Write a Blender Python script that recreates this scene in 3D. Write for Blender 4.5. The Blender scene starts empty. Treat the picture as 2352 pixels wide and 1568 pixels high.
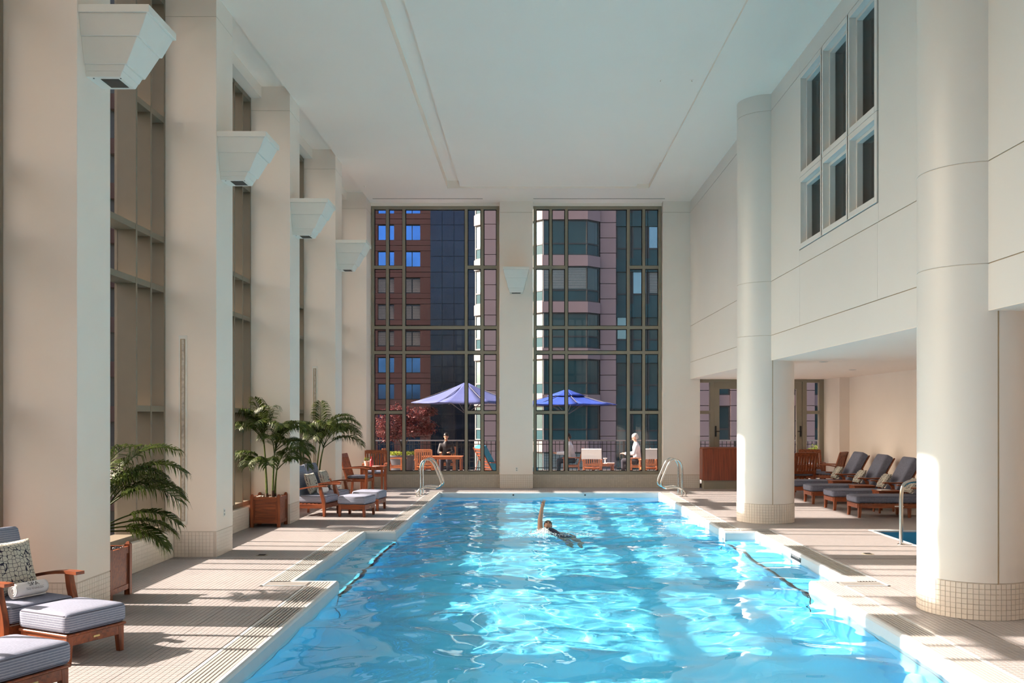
import bpy, bmesh, math, random
import numpy as np
from mathutils import Vector, Matrix, noise

# ------------------------------------------------------------------ camera
SC = bpy.context.scene
COL = SC.collection
R = math.radians
cam_data = bpy.data.cameras.new('camera')
cam_data.sensor_width = 36.0
cam_data.lens = 32.6
cam_data.shift_x = -0.0162
cam_data.shift_y = 0.0727
cam_data.clip_start = 0.05
cam_data.clip_end = 800
cam = bpy.data.objects.new('camera', cam_data)
cam.location = (0, 0, 2.0)
cam.rotation_euler = (R(90), 0, 0)
COL.objects.link(cam)
SC.camera = cam
# ------------------------------------------------------------------ view
SC.view_settings.view_transform = 'Standard'
SC.view_settings.look = 'None'
SC.view_settings.gamma = 1.0
SC.view_settings.use_curve_mapping = False
SC.view_settings.exposure = 1.76
# ------------------------------------------------------------------ sky
world = bpy.data.worlds.new('world')
SC.world = world
world.use_nodes = True
wn = world.node_tree
wn.nodes.clear()
w_out = wn.nodes.new('ShaderNodeOutputWorld')
w_bg = wn.nodes.new('ShaderNodeBackground')
w_sky = wn.nodes.new('ShaderNodeTexSky')
w_sky.sky_type = 'NISHITA'
w_sky.sun_disc = False
SUN_SLOPE, SUN_SIDE = 0.657, 0.055
sun_dir = Vector((1.0, -SUN_SIDE, -SUN_SLOPE)).normalized()
w_sky.sun_elevation = math.asin(-sun_dir.z)
w_sky.sun_rotation = math.atan2(-sun_dir.x, -sun_dir.y)
w_sky.altitude = 100
w_sky.air_density = 1.0
w_sky.dust_density = 5.0
w_sky.ozone_density = 1.0
w_bg.inputs['Strength'].default_value = 0.105
w_mul = wn.nodes.new('ShaderNodeMix')          # hazy afternoon warmth over the whole sky
w_mul.data_type = 'RGBA'
w_mul.blend_type = 'MULTIPLY'
w_mul.inputs['Factor'].default_value = 1.0
w_mul.inputs['B'].default_value = (1.0, 0.90, 0.80, 1)
wn.links.new(w_sky.outputs['Color'], w_mul.inputs['A'])
wn.links.new(w_mul.outputs['Result'], w_bg.inputs['Color'])
wn.links.new(w_bg.outputs['Background'], w_out.inputs['Surface'])
# ------------------------------------------------------------------ sun
sun_data = bpy.data.lights.new('sun', 'SUN')
sun_data.energy = 5.5
sun_data.angle = R(0.53)
sun_data.color = (1.0, 0.81, 0.66)
sun_data.cycles.is_caustics_light = True
sun = bpy.data.objects.new('sun', sun_data)
sun.rotation_euler = sun_dir.to_track_quat('-Z', 'Y').to_euler()
sun.location = (-40, 10, 30)
COL.objects.link(sun)
# ------------------------------------------------------------------ render quality
SC.cycles.max_bounces = 10
SC.cycles.diffuse_bounces = 6
SC.cycles.glossy_bounces = 4
SC.cycles.transmission_bounces = 5
SC.cycles.transparent_max_bounces = 24
SC.cycles.sample_clamp_indirect = 6.0
SC.cycles.sample_clamp_direct = 0.0
SC.cycles.use_denoising = True
SC.cycles.use_adaptive_sampling = True
SC.cycles.adaptive_threshold = 0.06
SC.cycles.adaptive_min_samples = 16
SC.cycles.blur_glossy = 0.3

# ------------------------------------------------------------------ materials
MATS = {}


def _n(nt, kind, **kw):
    n = nt.nodes.new(kind)
    for k, v in kw.items():
        setattr(n, k, v)
    return n


def base_mat(name, color, rough=0.6, metal=0.0, spec=0.5, vary=0.06, scale=6.0, bump=0.0,
             bump_scale=60.0, coat=0.0, stretch=None, sub=0.0):
    """plain surface with slight noise variation of its colour and a fine relief"""
    m = bpy.data.materials.new(name)
    m.use_nodes = True
    nt = m.node_tree
    p = nt.nodes['Principled BSDF']
    p.inputs['Roughness'].default_value = rough
    p.inputs['Metallic'].default_value = metal
    p.inputs['Specular IOR Level'].default_value = spec
    p.inputs['Coat Weight'].default_value = coat
    tc = _n(nt, 'ShaderNodeTexCoord')
    vec = tc.outputs['Object']
    if stretch:
        mp = _n(nt, 'ShaderNodeMapping')
        mp.inputs['Scale'].default_value = stretch
        nt.links.new(vec, mp.inputs['Vector'])
        vec = mp.outputs['Vector']
    nz = _n(nt, 'ShaderNodeTexNoise')
    nz.inputs['Scale'].default_value = scale
    nz.inputs['Detail'].default_value = 4
    nt.links.new(vec, nz.inputs['Vector'])
    rp = _n(nt, 'ShaderNodeValToRGB')
    c = color
    rp.color_ramp.elements[0].position = 0.3
    rp.color_ramp.elements[1].position = 0.7
    rp.color_ramp.elements[0].color = [max(0, x * (1 - vary)) for x in c[:3]] + [1]
    rp.color_ramp.elements[1].color = [min(1, x * (1 + vary)) for x in c[:3]] + [1]
    nt.links.new(nz.outputs['Fac'], rp.inputs['Fac'])
    nt.links.new(rp.outputs['Color'], p.inputs['Base Color'])
    if bump:
        nb = _n(nt, 'ShaderNodeTexNoise')
        nb.inputs['Scale'].default_value = bump_scale
        nb.inputs['Detail'].default_value = 3
        nt.links.new(vec, nb.inputs['Vector'])
        bp = _n(nt, 'ShaderNodeBump')
        bp.inputs['Strength'].default_value = bump
        bp.inputs['Distance'].default_value = 0.01
        nt.links.new(nb.outputs['Fac'], bp.inputs['Height'])
        nt.links.new(bp.outputs['Normal'], p.inputs['Normal'])
    MATS[name] = m
    return m


def tile_mat(name, color, grout, pitch=0.0508, gap=0.004, axes='xy', rough=0.45, bump=0.35, vary=0.05):
    """small square mosaic, for surfaces too far off to pick single tiles"""
    m = bpy.data.materials.new(name)
    m.use_nodes = True
    nt = m.node_tree
    p = nt.nodes['Principled BSDF']
    p.inputs['Roughness'].default_value = rough
    tc = _n(nt, 'ShaderNodeTexCoord')
    sep = _n(nt, 'ShaderNodeSeparateXYZ')
    nt.links.new(tc.outputs['Object'], sep.inputs[0])
    masks = []
    cells = []
    for ax in axes:
        src = sep.outputs['XYZ'.index(ax.upper())]
        d = _n(nt, 'ShaderNodeMath', operation='DIVIDE')
        d.inputs[1].default_value = pitch
        nt.links.new(src, d.inputs[0])
        f = _n(nt, 'ShaderNodeMath', operation='FRACT')
        nt.links.new(d.outputs[0], f.inputs[0])
        fl = _n(nt, 'ShaderNodeMath', operation='FLOOR')
        nt.links.new(d.outputs[0], fl.inputs[0])
        cells.append(fl)
        s = _n(nt, 'ShaderNodeMath', operation='GREATER_THAN')
        s.inputs[1].default_value = gap / pitch
        nt.links.new(f.outputs[0], s.inputs[0])
        masks.append(s)
    mul = _n(nt, 'ShaderNodeMath', operation='MULTIPLY')
    nt.links.new(masks[0].outputs[0], mul.inputs[0])
    nt.links.new(masks[1].outputs[0], mul.inputs[1])
    cv = _n(nt, 'ShaderNodeCombineXYZ')
    nt.links.new(cells[0].outputs[0], cv.inputs[0])
    nt.links.new(cells[1].outputs[0], cv.inputs[1])
    wh = _n(nt, 'ShaderNodeTexWhiteNoise', noise_dimensions='2D')
    nt.links.new(cv.outputs[0], wh.inputs['Vector'])
    rp = _n(nt, 'ShaderNodeValToRGB')
    rp.color_ramp.elements[0].color = [x * (1 - vary) for x in color] + [1]
    rp.color_ramp.elements[1].color = [min(1, x * (1 + vary)) for x in color] + [1]
    nt.links.new(wh.outputs['Value'], rp.inputs['Fac'])
    mx = _n(nt, 'ShaderNodeMix', data_type='RGBA')
    nt.links.new(mul.outputs[0], mx.inputs['Factor'])
    mx.inputs['A'].default_value = list(grout) + [1]
    nt.links.new(rp.outputs['Color'], mx.inputs['B'])
    nt.links.new(mx.outputs['Result'], p.inputs['Base Color'])
    if bump:
        bp = _n(nt, 'ShaderNodeBump')
        bp.inputs['Strength'].default_value = bump
        bp.inputs['Distance'].default_value = 0.003
        nt.links.new(mul.outputs[0], bp.inputs['Height'])
        nt.links.new(bp.outputs['Normal'], p.inputs['Normal'])
    MATS[name] = m
    return m


def wood_mat(name, dark, light, scale=(2.5, 30, 30), rough=0.42, coat=0.15):
    m = bpy.data.materials.new(name)
    m.use_nodes = True
    nt = m.node_tree
    p = nt.nodes['Principled BSDF']
    p.inputs['Roughness'].default_value = rough
    p.inputs['Coat Weight'].default_value = coat
    p.inputs['Coat Roughness'].default_value = 0.3
    tc = _n(nt, 'ShaderNodeTexCoord')
    mp = _n(nt, 'ShaderNodeMapping')
    mp.inputs['Scale'].default_value = scale
    nt.links.new(tc.outputs['Object'], mp.inputs['Vector'])
    nz = _n(nt, 'ShaderNodeTexNoise')
    nz.inputs['Scale'].default_value = 1.0
    nz.inputs['Detail'].default_value = 6
    nz.inputs['Distortion'].default_value = 0.6
    nt.links.new(mp.outputs['Vector'], nz.inputs['Vector'])
    rp = _n(nt, 'ShaderNodeValToRGB')
    rp.color_ramp.elements[0].position = 0.32
    rp.color_ramp.elements[1].position = 0.68
    rp.color_ramp.elements[0].color = list(dark) + [1]
    rp.color_ramp.elements[1].color = list(light) + [1]
    nt.links.new(nz.outputs['Fac'], rp.inputs['Fac'])
    nt.links.new(rp.outputs['Color'], p.inputs['Base Color'])
    MATS[name] = m
    return m


def glass_mat(name, tint=(0.86, 0.9, 0.92), ior=1.45, rough=0.0):
    """flat pane: lets light straight through, mirrors a little more at grazing angles"""
    m = bpy.data.materials.new(name)
    m.use_nodes = True
    nt = m.node_tree
    nt.nodes.clear()
    out = _n(nt, 'ShaderNodeOutputMaterial')
    tr = _n(nt, 'ShaderNodeBsdfTransparent')
    tr.inputs['Color'].default_value = list(tint) + [1]
    gl = _n(nt, 'ShaderNodeBsdfGlossy')
    gl.inputs['Roughness'].default_value = rough
    fr = _n(nt, 'ShaderNodeFresnel')
    ge = _n(nt, 'ShaderNodeNewGeometry')
    im = _n(nt, 'ShaderNodeMix', data_type='FLOAT')     # same mirror share on both faces of the pane
    nt.links.new(ge.outputs['Backfacing'], im.inputs[0])
    im.inputs[2].default_value = ior
    im.inputs[3].default_value = 1 / ior
    nt.links.new(im.outputs[0], fr.inputs['IOR'])
    mx = _n(nt, 'ShaderNodeMixShader')
    nt.links.new(fr.outputs[0], mx.inputs[0])
    nt.links.new(tr.outputs[0], mx.inputs[1])
    nt.links.new(gl.outputs[0], mx.inputs[2])
    nt.links.new(mx.outputs[0], out.inputs['Surface'])
    MATS[name] = m
    return m


def stripe_mat(name, c0, c1, pitch=0.019, width=0.24, rough=0.85, top=0.35):
    """woven cloth: pinstripes level round the sides, fainter across the top"""
    m = base_mat(name, c0, rough=rough, vary=0.10, scale=55, bump=0.35, bump_scale=420, spec=0.2)
    nt = m.node_tree
    p = nt.nodes['Principled BSDF']
    src = p.inputs['Base Color'].links[0].from_socket
    tc = [n for n in nt.nodes if n.type == 'TEX_COORD'][0]
    sep = _n(nt, 'ShaderNodeSeparateXYZ')
    nt.links.new(tc.outputs['Object'], sep.inputs[0])
    nrm = _n(nt, 'ShaderNodeSeparateXYZ')
    nt.links.new(tc.outputs['Normal'], nrm.inputs[0])
    flat = _n(nt, 'ShaderNodeMath', operation='GREATER_THAN')
    flat.inputs[1].default_value = 0.7
    ab = _n(nt, 'ShaderNodeMath', operation='ABSOLUTE')
    nt.links.new(nrm.outputs[2], ab.inputs[0])
    nt.links.new(ab.outputs[0], flat.inputs[0])
    lines = []
    for ax in 'XZ':
        d = _n(nt, 'ShaderNodeMath', operation='DIVIDE')
        d.inputs[1].default_value = pitch
        nt.links.new(sep.outputs['XYZ'.index(ax)], d.inputs[0])
        f = _n(nt, 'ShaderNodeMath', operation='FRACT')
        nt.links.new(d.outputs[0], f.inputs[0])
        q = _n(nt, 'ShaderNodeMath', operation='LESS_THAN')
        q.inputs[1].default_value = width
        nt.links.new(f.outputs[0], q.inputs[0])
        lines.append(q)
    weak = _n(nt, 'ShaderNodeMath', operation='MULTIPLY')
    weak.inputs[1].default_value = top
    nt.links.new(lines[0].outputs[0], weak.inputs[0])
    pick = _n(nt, 'ShaderNodeMix', data_type='FLOAT')
    nt.links.new(flat.outputs[0], pick.inputs[0])
    nt.links.new(lines[1].outputs[0], pick.inputs[2])
    nt.links.new(weak.outputs[0], pick.inputs[3])
    mx = _n(nt, 'ShaderNodeMix', data_type='RGBA')
    nt.links.new(pick.outputs[0], mx.inputs['Factor'])
    nt.links.new(src, mx.inputs['A'])
    mx.inputs['B'].default_value = list(c1) + [1]
    nt.links.new(mx.outputs['Result'], p.inputs['Base Color'])
    return m


def voronoi_mat(name, line, cell, scale=16.0, width=0.06, stretch=(1, 1, 1)):
    """printed cushion cloth: pale cells outlined in dark lines"""
    m = bpy.data.materials.new(name)
    m.use_nodes = True
    nt = m.node_tree
    p = nt.nodes['Principled BSDF']
    p.inputs['Roughness'].default_value = 0.9
    p.inputs['Specular IOR Level'].default_value = 0.2
    tc = _n(nt, 'ShaderNodeTexCoord')
    mp = _n(nt, 'ShaderNodeMapping')
    mp.inputs['Scale'].default_value = stretch
    nt.links.new(tc.outputs['Object'], mp.inputs['Vector'])
    vo = _n(nt, 'ShaderNodeTexVoronoi', feature='DISTANCE_TO_EDGE')
    vo.inputs['Scale'].default_value = scale
    vo.inputs['Randomness'].default_value = 0.5
    nt.links.new(mp.outputs['Vector'], vo.inputs['Vector'])
    lt = _n(nt, 'ShaderNodeMath', operation='LESS_THAN')
    lt.inputs[1].default_value = width
    nt.links.new(vo.outputs['Distance'], lt.inputs[0])
    mx = _n(nt, 'ShaderNodeMix', data_type='RGBA')
    nt.links.new(lt.outputs[0], mx.inputs['Factor'])
    mx.inputs['A'].default_value = list(cell) + [1]
    mx.inputs['B'].default_value = list(line) + [1]
    nt.links.new(mx.outputs['Result'], p.inputs['Base Color'])
    MATS[name] = m
    return m


def water_mat(name, tint):
    m = bpy.data.materials.new(name)
    m.use_nodes = True
    p = m.node_tree.nodes['Principled BSDF']
    p.inputs['Base Color'].default_value = list(tint) + [1]
    p.inputs['Roughness'].default_value = 0.0
    p.inputs['IOR'].default_value = 1.33
    p.inputs['Transmission Weight'].default_value = 1.0
    MATS[name] = m
    return m


base_mat('plaster', (0.88, 0.795, 0.72), rough=0.5, vary=0.015, scale=1.2, bump=0.05, bump_scale=90)
base_mat('ceiling_paint', (0.97, 0.86, 0.775), rough=0.6, vary=0.01, scale=0.6)
base_mat('wall_panel', (0.795, 0.765, 0.735), rough=0.32, vary=0.012, scale=0.8)
base_mat('joint', (0.42, 0.33, 0.23), rough=0.9)
base_mat('joint_dark', (0.18, 0.14, 0.10), rough=0.9)
base_mat('tile', (0.375, 0.355, 0.365), rough=0.4, vary=0.05, scale=3)
base_mat('wall_tile', (0.78, 0.715, 0.645), rough=0.35, vary=0.03, scale=3)
base_mat('grout', (0.13, 0.10, 0.08), rough=0.9)
tile_mat('floor_mosaic', (0.325, 0.308, 0.316), (0.16, 0.135, 0.125), axes='xy', bump=0.1)
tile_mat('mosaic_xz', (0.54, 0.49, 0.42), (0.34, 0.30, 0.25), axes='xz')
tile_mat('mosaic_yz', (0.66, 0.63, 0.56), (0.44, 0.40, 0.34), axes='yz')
base_mat('grate', (0.37, 0.36, 0.355), rough=0.5, vary=0.03)
base_mat('coping', (0.60, 0.64, 0.68), rough=0.25, vary=0.02)
base_mat('gutter_dark', (0.07, 0.06, 0.05), rough=0.8)
tile_mat('pool_tile', (0.19, 0.72, 0.97), (0.23, 0.74, 0.97), pitch=0.3, gap=0.006, axes='xy', bump=0.0, vary=0.02)
base_mat('spa_tile', (0.03, 0.30, 0.58), rough=0.4, vary=0.04, scale=3)
base_mat('wall_grout', (0.62, 0.555, 0.49), rough=0.9)
base_mat('pool_wall', (0.15, 0.68, 0.96), rough=0.4, vary=0.02, scale=2)
base_mat('black_tile', (0.015, 0.015, 0.02), rough=0.3)
base_mat('bronze', (0.285, 0.255, 0.195), rough=0.45, metal=0.0, vary=0.04, scale=3, coat=0.1)
base_mat('bronze_fin', (0.215, 0.18, 0.135), rough=0.5, vary=0.04, scale=3)
base_mat('dark_gasket', (0.01, 0.01, 0.012), rough=0.6)
glass_mat('glass', (0.95, 0.97, 0.98))
glass_mat('end_glass', (0.93, 0.94, 0.97), ior=1.35)
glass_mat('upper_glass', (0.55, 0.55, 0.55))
water_mat('water', (0.76, 0.97, 1.0))

# ------------------------------------------------------------------ mesh helpers
class MB:
    """collects shapes; build() links them as one mesh object"""

    def __init__(self):
        self.v = []
        self.f = []

    def add(self, verts, faces, M=None):
        o = len(self.v)
        if M is not None:
            verts = [M @ Vector(p) for p in verts]
        self.v += [tuple(p) for p in verts]
        self.f += [tuple(i + o for i in f) for f in faces]
        return self

    def box(self, x0, x1, y0, y1, z0, z1, M=None):
        vs = [(x0, y0, z0), (x1, y0, z0), (x1, y1, z0), (x0, y1, z0),
              (x0, y0, z1), (x1, y0, z1), (x1, y1, z1), (x0, y1, z1)]
        fs = [(0, 3, 2, 1), (4, 5, 6, 7), (0, 1, 5, 4), (1, 2, 6, 5), (2, 3, 7, 6), (3, 0, 4, 7)]
        return self.add(vs, fs, M)

    def cbox(self, c, s, M=None):
        return self.box(c[0] - s[0] / 2, c[0] + s[0] / 2, c[1] - s[1] / 2, c[1] + s[1] / 2,
                        c[2] - s[2] / 2, c[2] + s[2] / 2, M)

    def hexa(self, bottom, top):
        """eight corners: four below, four above, both counter-clockwise from above"""
        return self.add(list(bottom) + list(top),
                        [(0, 3, 2, 1), (4, 5, 6, 7), (0, 1, 5, 4), (1, 2, 6, 5), (2, 3, 7, 6), (3, 0, 4, 7)])

    def prism(self, pts, axis, a0, a1, M=None):
        """outline pts (2D) pulled along an axis; x: (y,z), y: (x,z), z: (x,y)"""
        n = len(pts)

        def put(p, a):
            return {'x': (a, p[0], p[1]), 'y': (p[0], a, p[1]), 'z': (p[0], p[1], a)}[axis]
        vs = [put(p, a0) for p in pts] + [put(p, a1) for p in pts]
        fs = [tuple(range(n))[::-1], tuple(range(n, 2 * n))]
        fs += [(i, (i + 1) % n, n + (i + 1) % n, n + i) for i in range(n)]
        return self.add(vs, fs, M)

    def tube(self, pts, r, n=10, cap=True):
        pts = [Vector(p) for p in pts]
        rs = r if isinstance(r, (list, tuple)) else [r] * len(pts)
        rings = []
        up = Vector((0, 0, 1))
        t0 = (pts[1] - pts[0]).normalized()
        if abs(t0.dot(up)) > 0.95:
            up = Vector((0, 1, 0))
        nrm = (up - t0 * up.dot(t0)).normalized()
        for i, p in enumerate(pts):
            if i == 0:
                t = (pts[1] - pts[0]).normalized()
            elif i == len(pts) - 1:
                t = (pts[-1] - pts[-2]).normalized()
            else:
                t = ((pts[i + 1] - p).normalized() + (p - pts[i - 1]).normalized())
                t = t.normalized() if t.length > 1e-6 else (pts[i + 1] - p).normalized()
            nrm = (nrm - t * nrm.dot(t)).normalized()
            b = t.cross(nrm)
            rings.append([p + (nrm * math.cos(2 * math.pi * k / n) + b * math.sin(2 * math.pi * k / n)) * rs[i]
                          for k in range(n)])
        vs = [q for ring in rings for q in ring]
        fs = []
        for i in range(len(pts) - 1):
            for k in range(n):
                a = i * n + k
                b2 = i * n + (k + 1) % n
                fs.append((a, b2, b2 + n, a + n))
        if cap:
            fs.append(tuple(range(n))[::-1])
            fs.append(tuple(range((len(pts) - 1) * n, len(pts) * n)))
        return self.add(vs, fs)

    def lathe(self, prof, n=24, c=(0, 0, 0), M=None):
        vs = []
        fs = []
        for (r, z) in prof:
            for k in range(n):
                a = 2 * math.pi * k / n
                vs.append((c[0] + r * math.cos(a), c[1] + r * math.sin(a), c[2] + z))
        for i in range(len(prof) - 1):
            for k in range(n):
                a = i * n + k
                b = i * n + (k + 1) % n
                fs.append((a, b, b + n, a + n))
        fs.append(tuple(range(n))[::-1])
        fs.append(tuple(range((len(prof) - 1) * n, len(prof) * n)))
        return self.add(vs, fs, M)

    def ball(self, c, r, nu=12, nv=8, M=None):
        rx, ry, rz = r if isinstance(r, (list, tuple)) else (r, r, r)
        vs = [(c[0], c[1], c[2] - rz)]
        for i in range(1, nv):
            t = math.pi * i / nv - math.pi / 2
            for k in range(nu):
                a = 2 * math.pi * k / nu
                vs.append((c[0] + rx * math.cos(t) * math.cos(a), c[1] + ry * math.cos(t) * math.sin(a), c[2] + rz * math.sin(t)))
        vs.append((c[0], c[1], c[2] + rz))
        fs = [(0, 1 + (k + 1) % nu, 1 + k) for k in range(nu)]
        for i in range(nv - 2):
            for k in range(nu):
                a = 1 + i * nu + k
                b = 1 + i * nu + (k + 1) % nu
                fs.append((a, b, b + nu, a + nu))
        last = len(vs) - 1
        fs += [(last, 1 + (nv - 2) * nu + k, 1 + (nv - 2) * nu + (k + 1) % nu) for k in range(nu)]
        return self.add(vs, fs, M)

    def cushion(self, c, s, e=0.12, n=10, puff=0.015, M=None):
        """soft box: rounded edges, faces slightly swollen"""
        hx, hy, hz = s[0] / 2, s[1] / 2, s[2] / 2
        bm = bmesh.new()
        bmesh.ops.create_cube(bm, size=2)
        bmesh.ops.subdivide_edges(bm, edges=bm.edges[:], cuts=n, use_grid_fill=True)
        vs = []
        rr = min(e, hx, hy, hz)
        for v in bm.verts:
            p = v.co
            def soft(t):
                return math.copysign(1 - (1 - abs(t)) ** 1.35, t)
            q = Vector((soft(p.x) * hx, soft(p.y) * hy, soft(p.z) * hz))
            inner = Vector((max(-hx + rr, min(hx - rr, q.x)), max(-hy + rr, min(hy - rr, q.y)), max(-hz + rr, min(hz - rr, q.z))))
            d = q - inner
            if d.length > 1e-9:
                q = inner + d.normalized() * rr
            fx = max(0, 1 - (q.x / hx) ** 2)
            fy = max(0, 1 - (q.y / hy) ** 2)
            q.z += math.copysign(puff, q.z) * fx * fy if abs(q.z) > 1e-6 else 0
            vs.append((q.x + c[0], q.y + c[1], q.z + c[2]))
        fs = [tuple(v.index for v in f.verts) for f in bm.faces]
        bm.free()
        return self.add(vs, fs, M)

    def mesh(self, name, smooth=False, bevel=0.0, seg=1):
        me = bpy.data.meshes.new(name)
        me.from_pydata(self.v, [], self.f)
        if bevel:
            bm = bmesh.new()
            bm.from_mesh(me)
            bmesh.ops.bevel(bm, geom=bm.edges[:], offset=bevel, segments=seg, affect='EDGES', clamp_overlap=True)
            bm.to_mesh(me)
            bm.free()
        if smooth:
            me.polygons.foreach_set('use_smooth', [True] * len(me.polygons))
            if smooth == 'auto':
                me.set_sharp_from_angle(angle=R(40))
        me.update()
        return me

    def build(self, name, mat, parent=None, smooth=False, bevel=0.0, seg=1, loc=None, rot=None):
        me = self.mesh(name, smooth, bevel, seg)
        me.materials.append(MATS[mat] if isinstance(mat, str) else mat)
        return link(name, me, parent, loc, rot)


def link(name, data, parent=None, loc=None, rot=None):
    o = bpy.data.objects.new(name, data)
    COL.objects.link(o)
    if parent is not None:
        o.parent = parent
    if loc is not None:
        o.location = loc
    if rot is not None:
        o.rotation_euler = rot
    return o


def tag(o, label=None, cat=None, group=None, kind=None):
    if label:
        o['label'] = label
    if cat:
        o['category'] = cat
    if group:
        o['group'] = group
    if kind:
        o['kind'] = kind
    return o


def thing(name, label, cat, loc=(0, 0, 0), rz=0.0, group=None):
    o = link(name, None, None, loc, (0, 0, rz))
    o.empty_display_size = 0.2
    return tag(o, label, cat, group)


def struct(o, label=None, cat=None):
    return tag(o, label, cat, None, 'structure')


def copy_tree(o, parent=None, label=None, loc=None, rz=None):
    c = o.copy()
    COL.objects.link(c)
    c.parent = parent
    if label:
        c['label'] = label
    if loc is not None:
        c.location = loc
    if rz is not None:
        c.rotation_euler = (0, 0, rz)
    for ch in list(o.children):
        copy_tree(ch, c)
    return c


def B(x0, x1, y0, y1, z0, z1):
    return MB().box(x0, x1, y0, y1, z0, z1)

# ================================================================== the room
CEIL = 7.96
COLX0, COLX1 = -5.16, -4.42          # window pillars: back and pool faces
PY0, PITCH, PD = 9.08, 4.05, 0.72     # near edge of the first pillar in view, spacing, depth
YN, YF = -3.4, 26.1                   # near wall, far glass line
WX = 4.49                             # right wall plane
SOF = 3.03                            # soffit of the side gallery
GX = 8.55                             # far wall of the gallery
SKIRT = 0.36
GLX = -5.38
# pool edges
PL, PR, PLA, PRA = -2.30, 3.40, -2.82, 3.92
PN, PF, AN, AF = 1.9, 24.30, 11.25, 16.05
WATER = -0.13
GW = 0.34                             # width of the gutter band
SPA = (5.95, 8.1, 12.7, 16.25)

# ---------------------------------------------------------------- floor
floor_root = link('floor', None)
struct(floor_root, 'pale beige mosaic tile deck around the pool')
TILE_NEAR = 13.0                      # single tiles are built nearer than this


def deck(x0, x1, y0, y1):
    for a, b, near in ((y0, min(y1, TILE_NEAR), True), (max(y0, TILE_NEAR), y1, False)):
        if b - a < 1e-6:
            continue
        if near and b > 5.5:
            lo = max(a, 5.5)
            if lo > a:
                B(x0, x1, a, lo, -0.25, 0.0).build('slab', 'floor_mosaic', floor_root)
            B(x0, x1, lo, b, -0.25, -0.004).build('slab', 'grout', floor_root)
            TILE_RECTS.append((x0, x1, lo, b))
        else:
            B(x0, x1, a, b, -0.25, 0.0).build('slab', 'floor_mosaic', floor_root)


TILE_RECTS = []
deck(-5.5, PLA - GW, YN, 26.2)
deck(PLA - GW, PL - GW, YN, AN - GW)
deck(PLA - GW, PL - GW, AF + GW, 26.2)
deck(PR + GW, PRA + GW, YN, AN - GW)
deck(PR + GW, PRA + GW, AF + GW, 26.2)
deck(PRA + GW, SPA[0], YN, 26.2)
deck(SPA[0], GX + 0.1, YN, SPA[2])
deck(SPA[0], GX + 0.1, SPA[3], 26.2)
deck(PL - GW, PR + GW, PF + GW, 26.2)
deck(PL - GW, PR + GW, YN, PN - GW)

# single floor tiles: the nearest as parts, the rest as one mesh
P5 = 0.0508
tl = MB().box(0, P5 - 0.005, 0, P5 - 0.005, -0.006, 0.0)
tile_me = tl.mesh('tile')
tile_me.materials.append(MATS['tile'])
cand = []
for (x0, x1, y0, y1) in TILE_RECTS:
    for i in range(int((x1 - x0) / P5)):
        for j in range(int((y1 - y0) / P5)):
            x = x0 + i * P5
            y = y0 + j * P5
            u = 1214 + (x + .025) / y * 2130
            w = 955 + 4260 / y
            if -40 < u < 2400 and w < 1600:
                cand.append((y, x))
cand.sort()
stuff = MB()
n_single = 0
for k, (y, x) in enumerate(cand):
    u = 1214 + x / y * 2130
    if n_single < 300 and (300 < u < 700 or u > 2080) and 955 + 4260 / y < 1568:
        link('tile', tile_me, floor_root, (x, y, 0))
        n_single += 1
    else:
        o = len(stuff.v)
        a, b = x + P5 - 0.005, y + P5 - 0.005
        stuff.v += [(x, y, 0), (a, y, 0), (a, b, 0), (x, b, 0), (x, y, -.005), (a, y, -.005), (a, b, -.005), (x, b, -.005)]
        stuff.f += [(o, o + 1, o + 2, o + 3), (o + 4, o + 5, o + 1, o), (o + 5, o + 6, o + 2, o + 1), (o + 7, o + 4, o, o + 3)]
tag(stuff.build('floor_tiles', 'tile', floor_root), kind='stuff')

# ---------------------------------------------------------------- gutter and coping
gut = link('gutter', None)
struct(gut, 'ribbed pale overflow grating running round the pool edge')


def grating(x0, x1, y0, y1, along):
    """channel, outer border and long ribs between (x0..x1, y0..y1); ribs run along the given axis"""
    B(x0, x1, y0, y1, -0.25, -0.07).build('channel', 'gutter_dark', gut)
    w = (x1 - x0) if along == 'y' else (y1 - y0)
    n = max(4, int(w / 0.036))
    p = w / n
    for k in range(n):
        a, b = k * p + 0.005, (k + 1) * p - 0.009
        if along == 'y':
            B(x0 + a, x0 + b, y0 + 0.002, y1 - 0.002, -0.05, -0.001).build('rib', 'grate', gut)
        else:
            B(x0 + 0.002, x1 - 0.002, y0 + a, y0 + b, -0.036, -0.001).build('rib', 'grate', gut)


LIP = 0.055
for (xe, xa, sgn) in ((PL, PLA, -1), (PR, PRA, 1)):
    for (a, b, x) in ((PN, AN, xe), (AN, AF, xa), (AF, PF, xe)):
        lo, hi = sorted((x + sgn * LIP, x + sgn * (GW - 0.03)))
        ya = PN if a == PN else AF + LIP
        yb = AN - LIP if a == PN else PF + LIP
        if a == AN:
            ya, yb = AN, AF
        grating(lo, hi, ya, yb, 'y')
        bo = sorted((x + sgn * (GW - 0.03), x + sgn * GW))
        B(bo[0], bo[1], ya - (GW if a == AN else 0) + (LIP - GW if a == AF else 0) * -1, yb + (GW if a == AN else 0) - (GW - LIP if a == PN else 0), -0.2, 0.002).build('border', 'coping', gut)
    # short runs across the two ends of the niche
    for (ya, yb) in ((AN - GW + 0.03, AN - LIP), (AF + LIP, AF + GW - 0.03)):
        x0, x1 = sorted((xe + sgn * GW, xa + sgn * (GW - 0.03)))
        grating(x0, x1, ya, yb, 'x')
    for (ya, yb) in ((AN - GW, AN - GW + 0.03), (AF + GW - 0.03, AF + GW)):
        x0, x1 = sorted((xe + sgn * GW, xa + sgn * GW))
        B(x0, x1, ya, yb, -0.2, 0.002).build('border', 'coping', gut)
grating(PL - GW, PR + GW, PF + LIP, PF + GW, 'x')
grating(PL - GW, PR + GW, PN - GW, PN - LIP, 'x')


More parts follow.
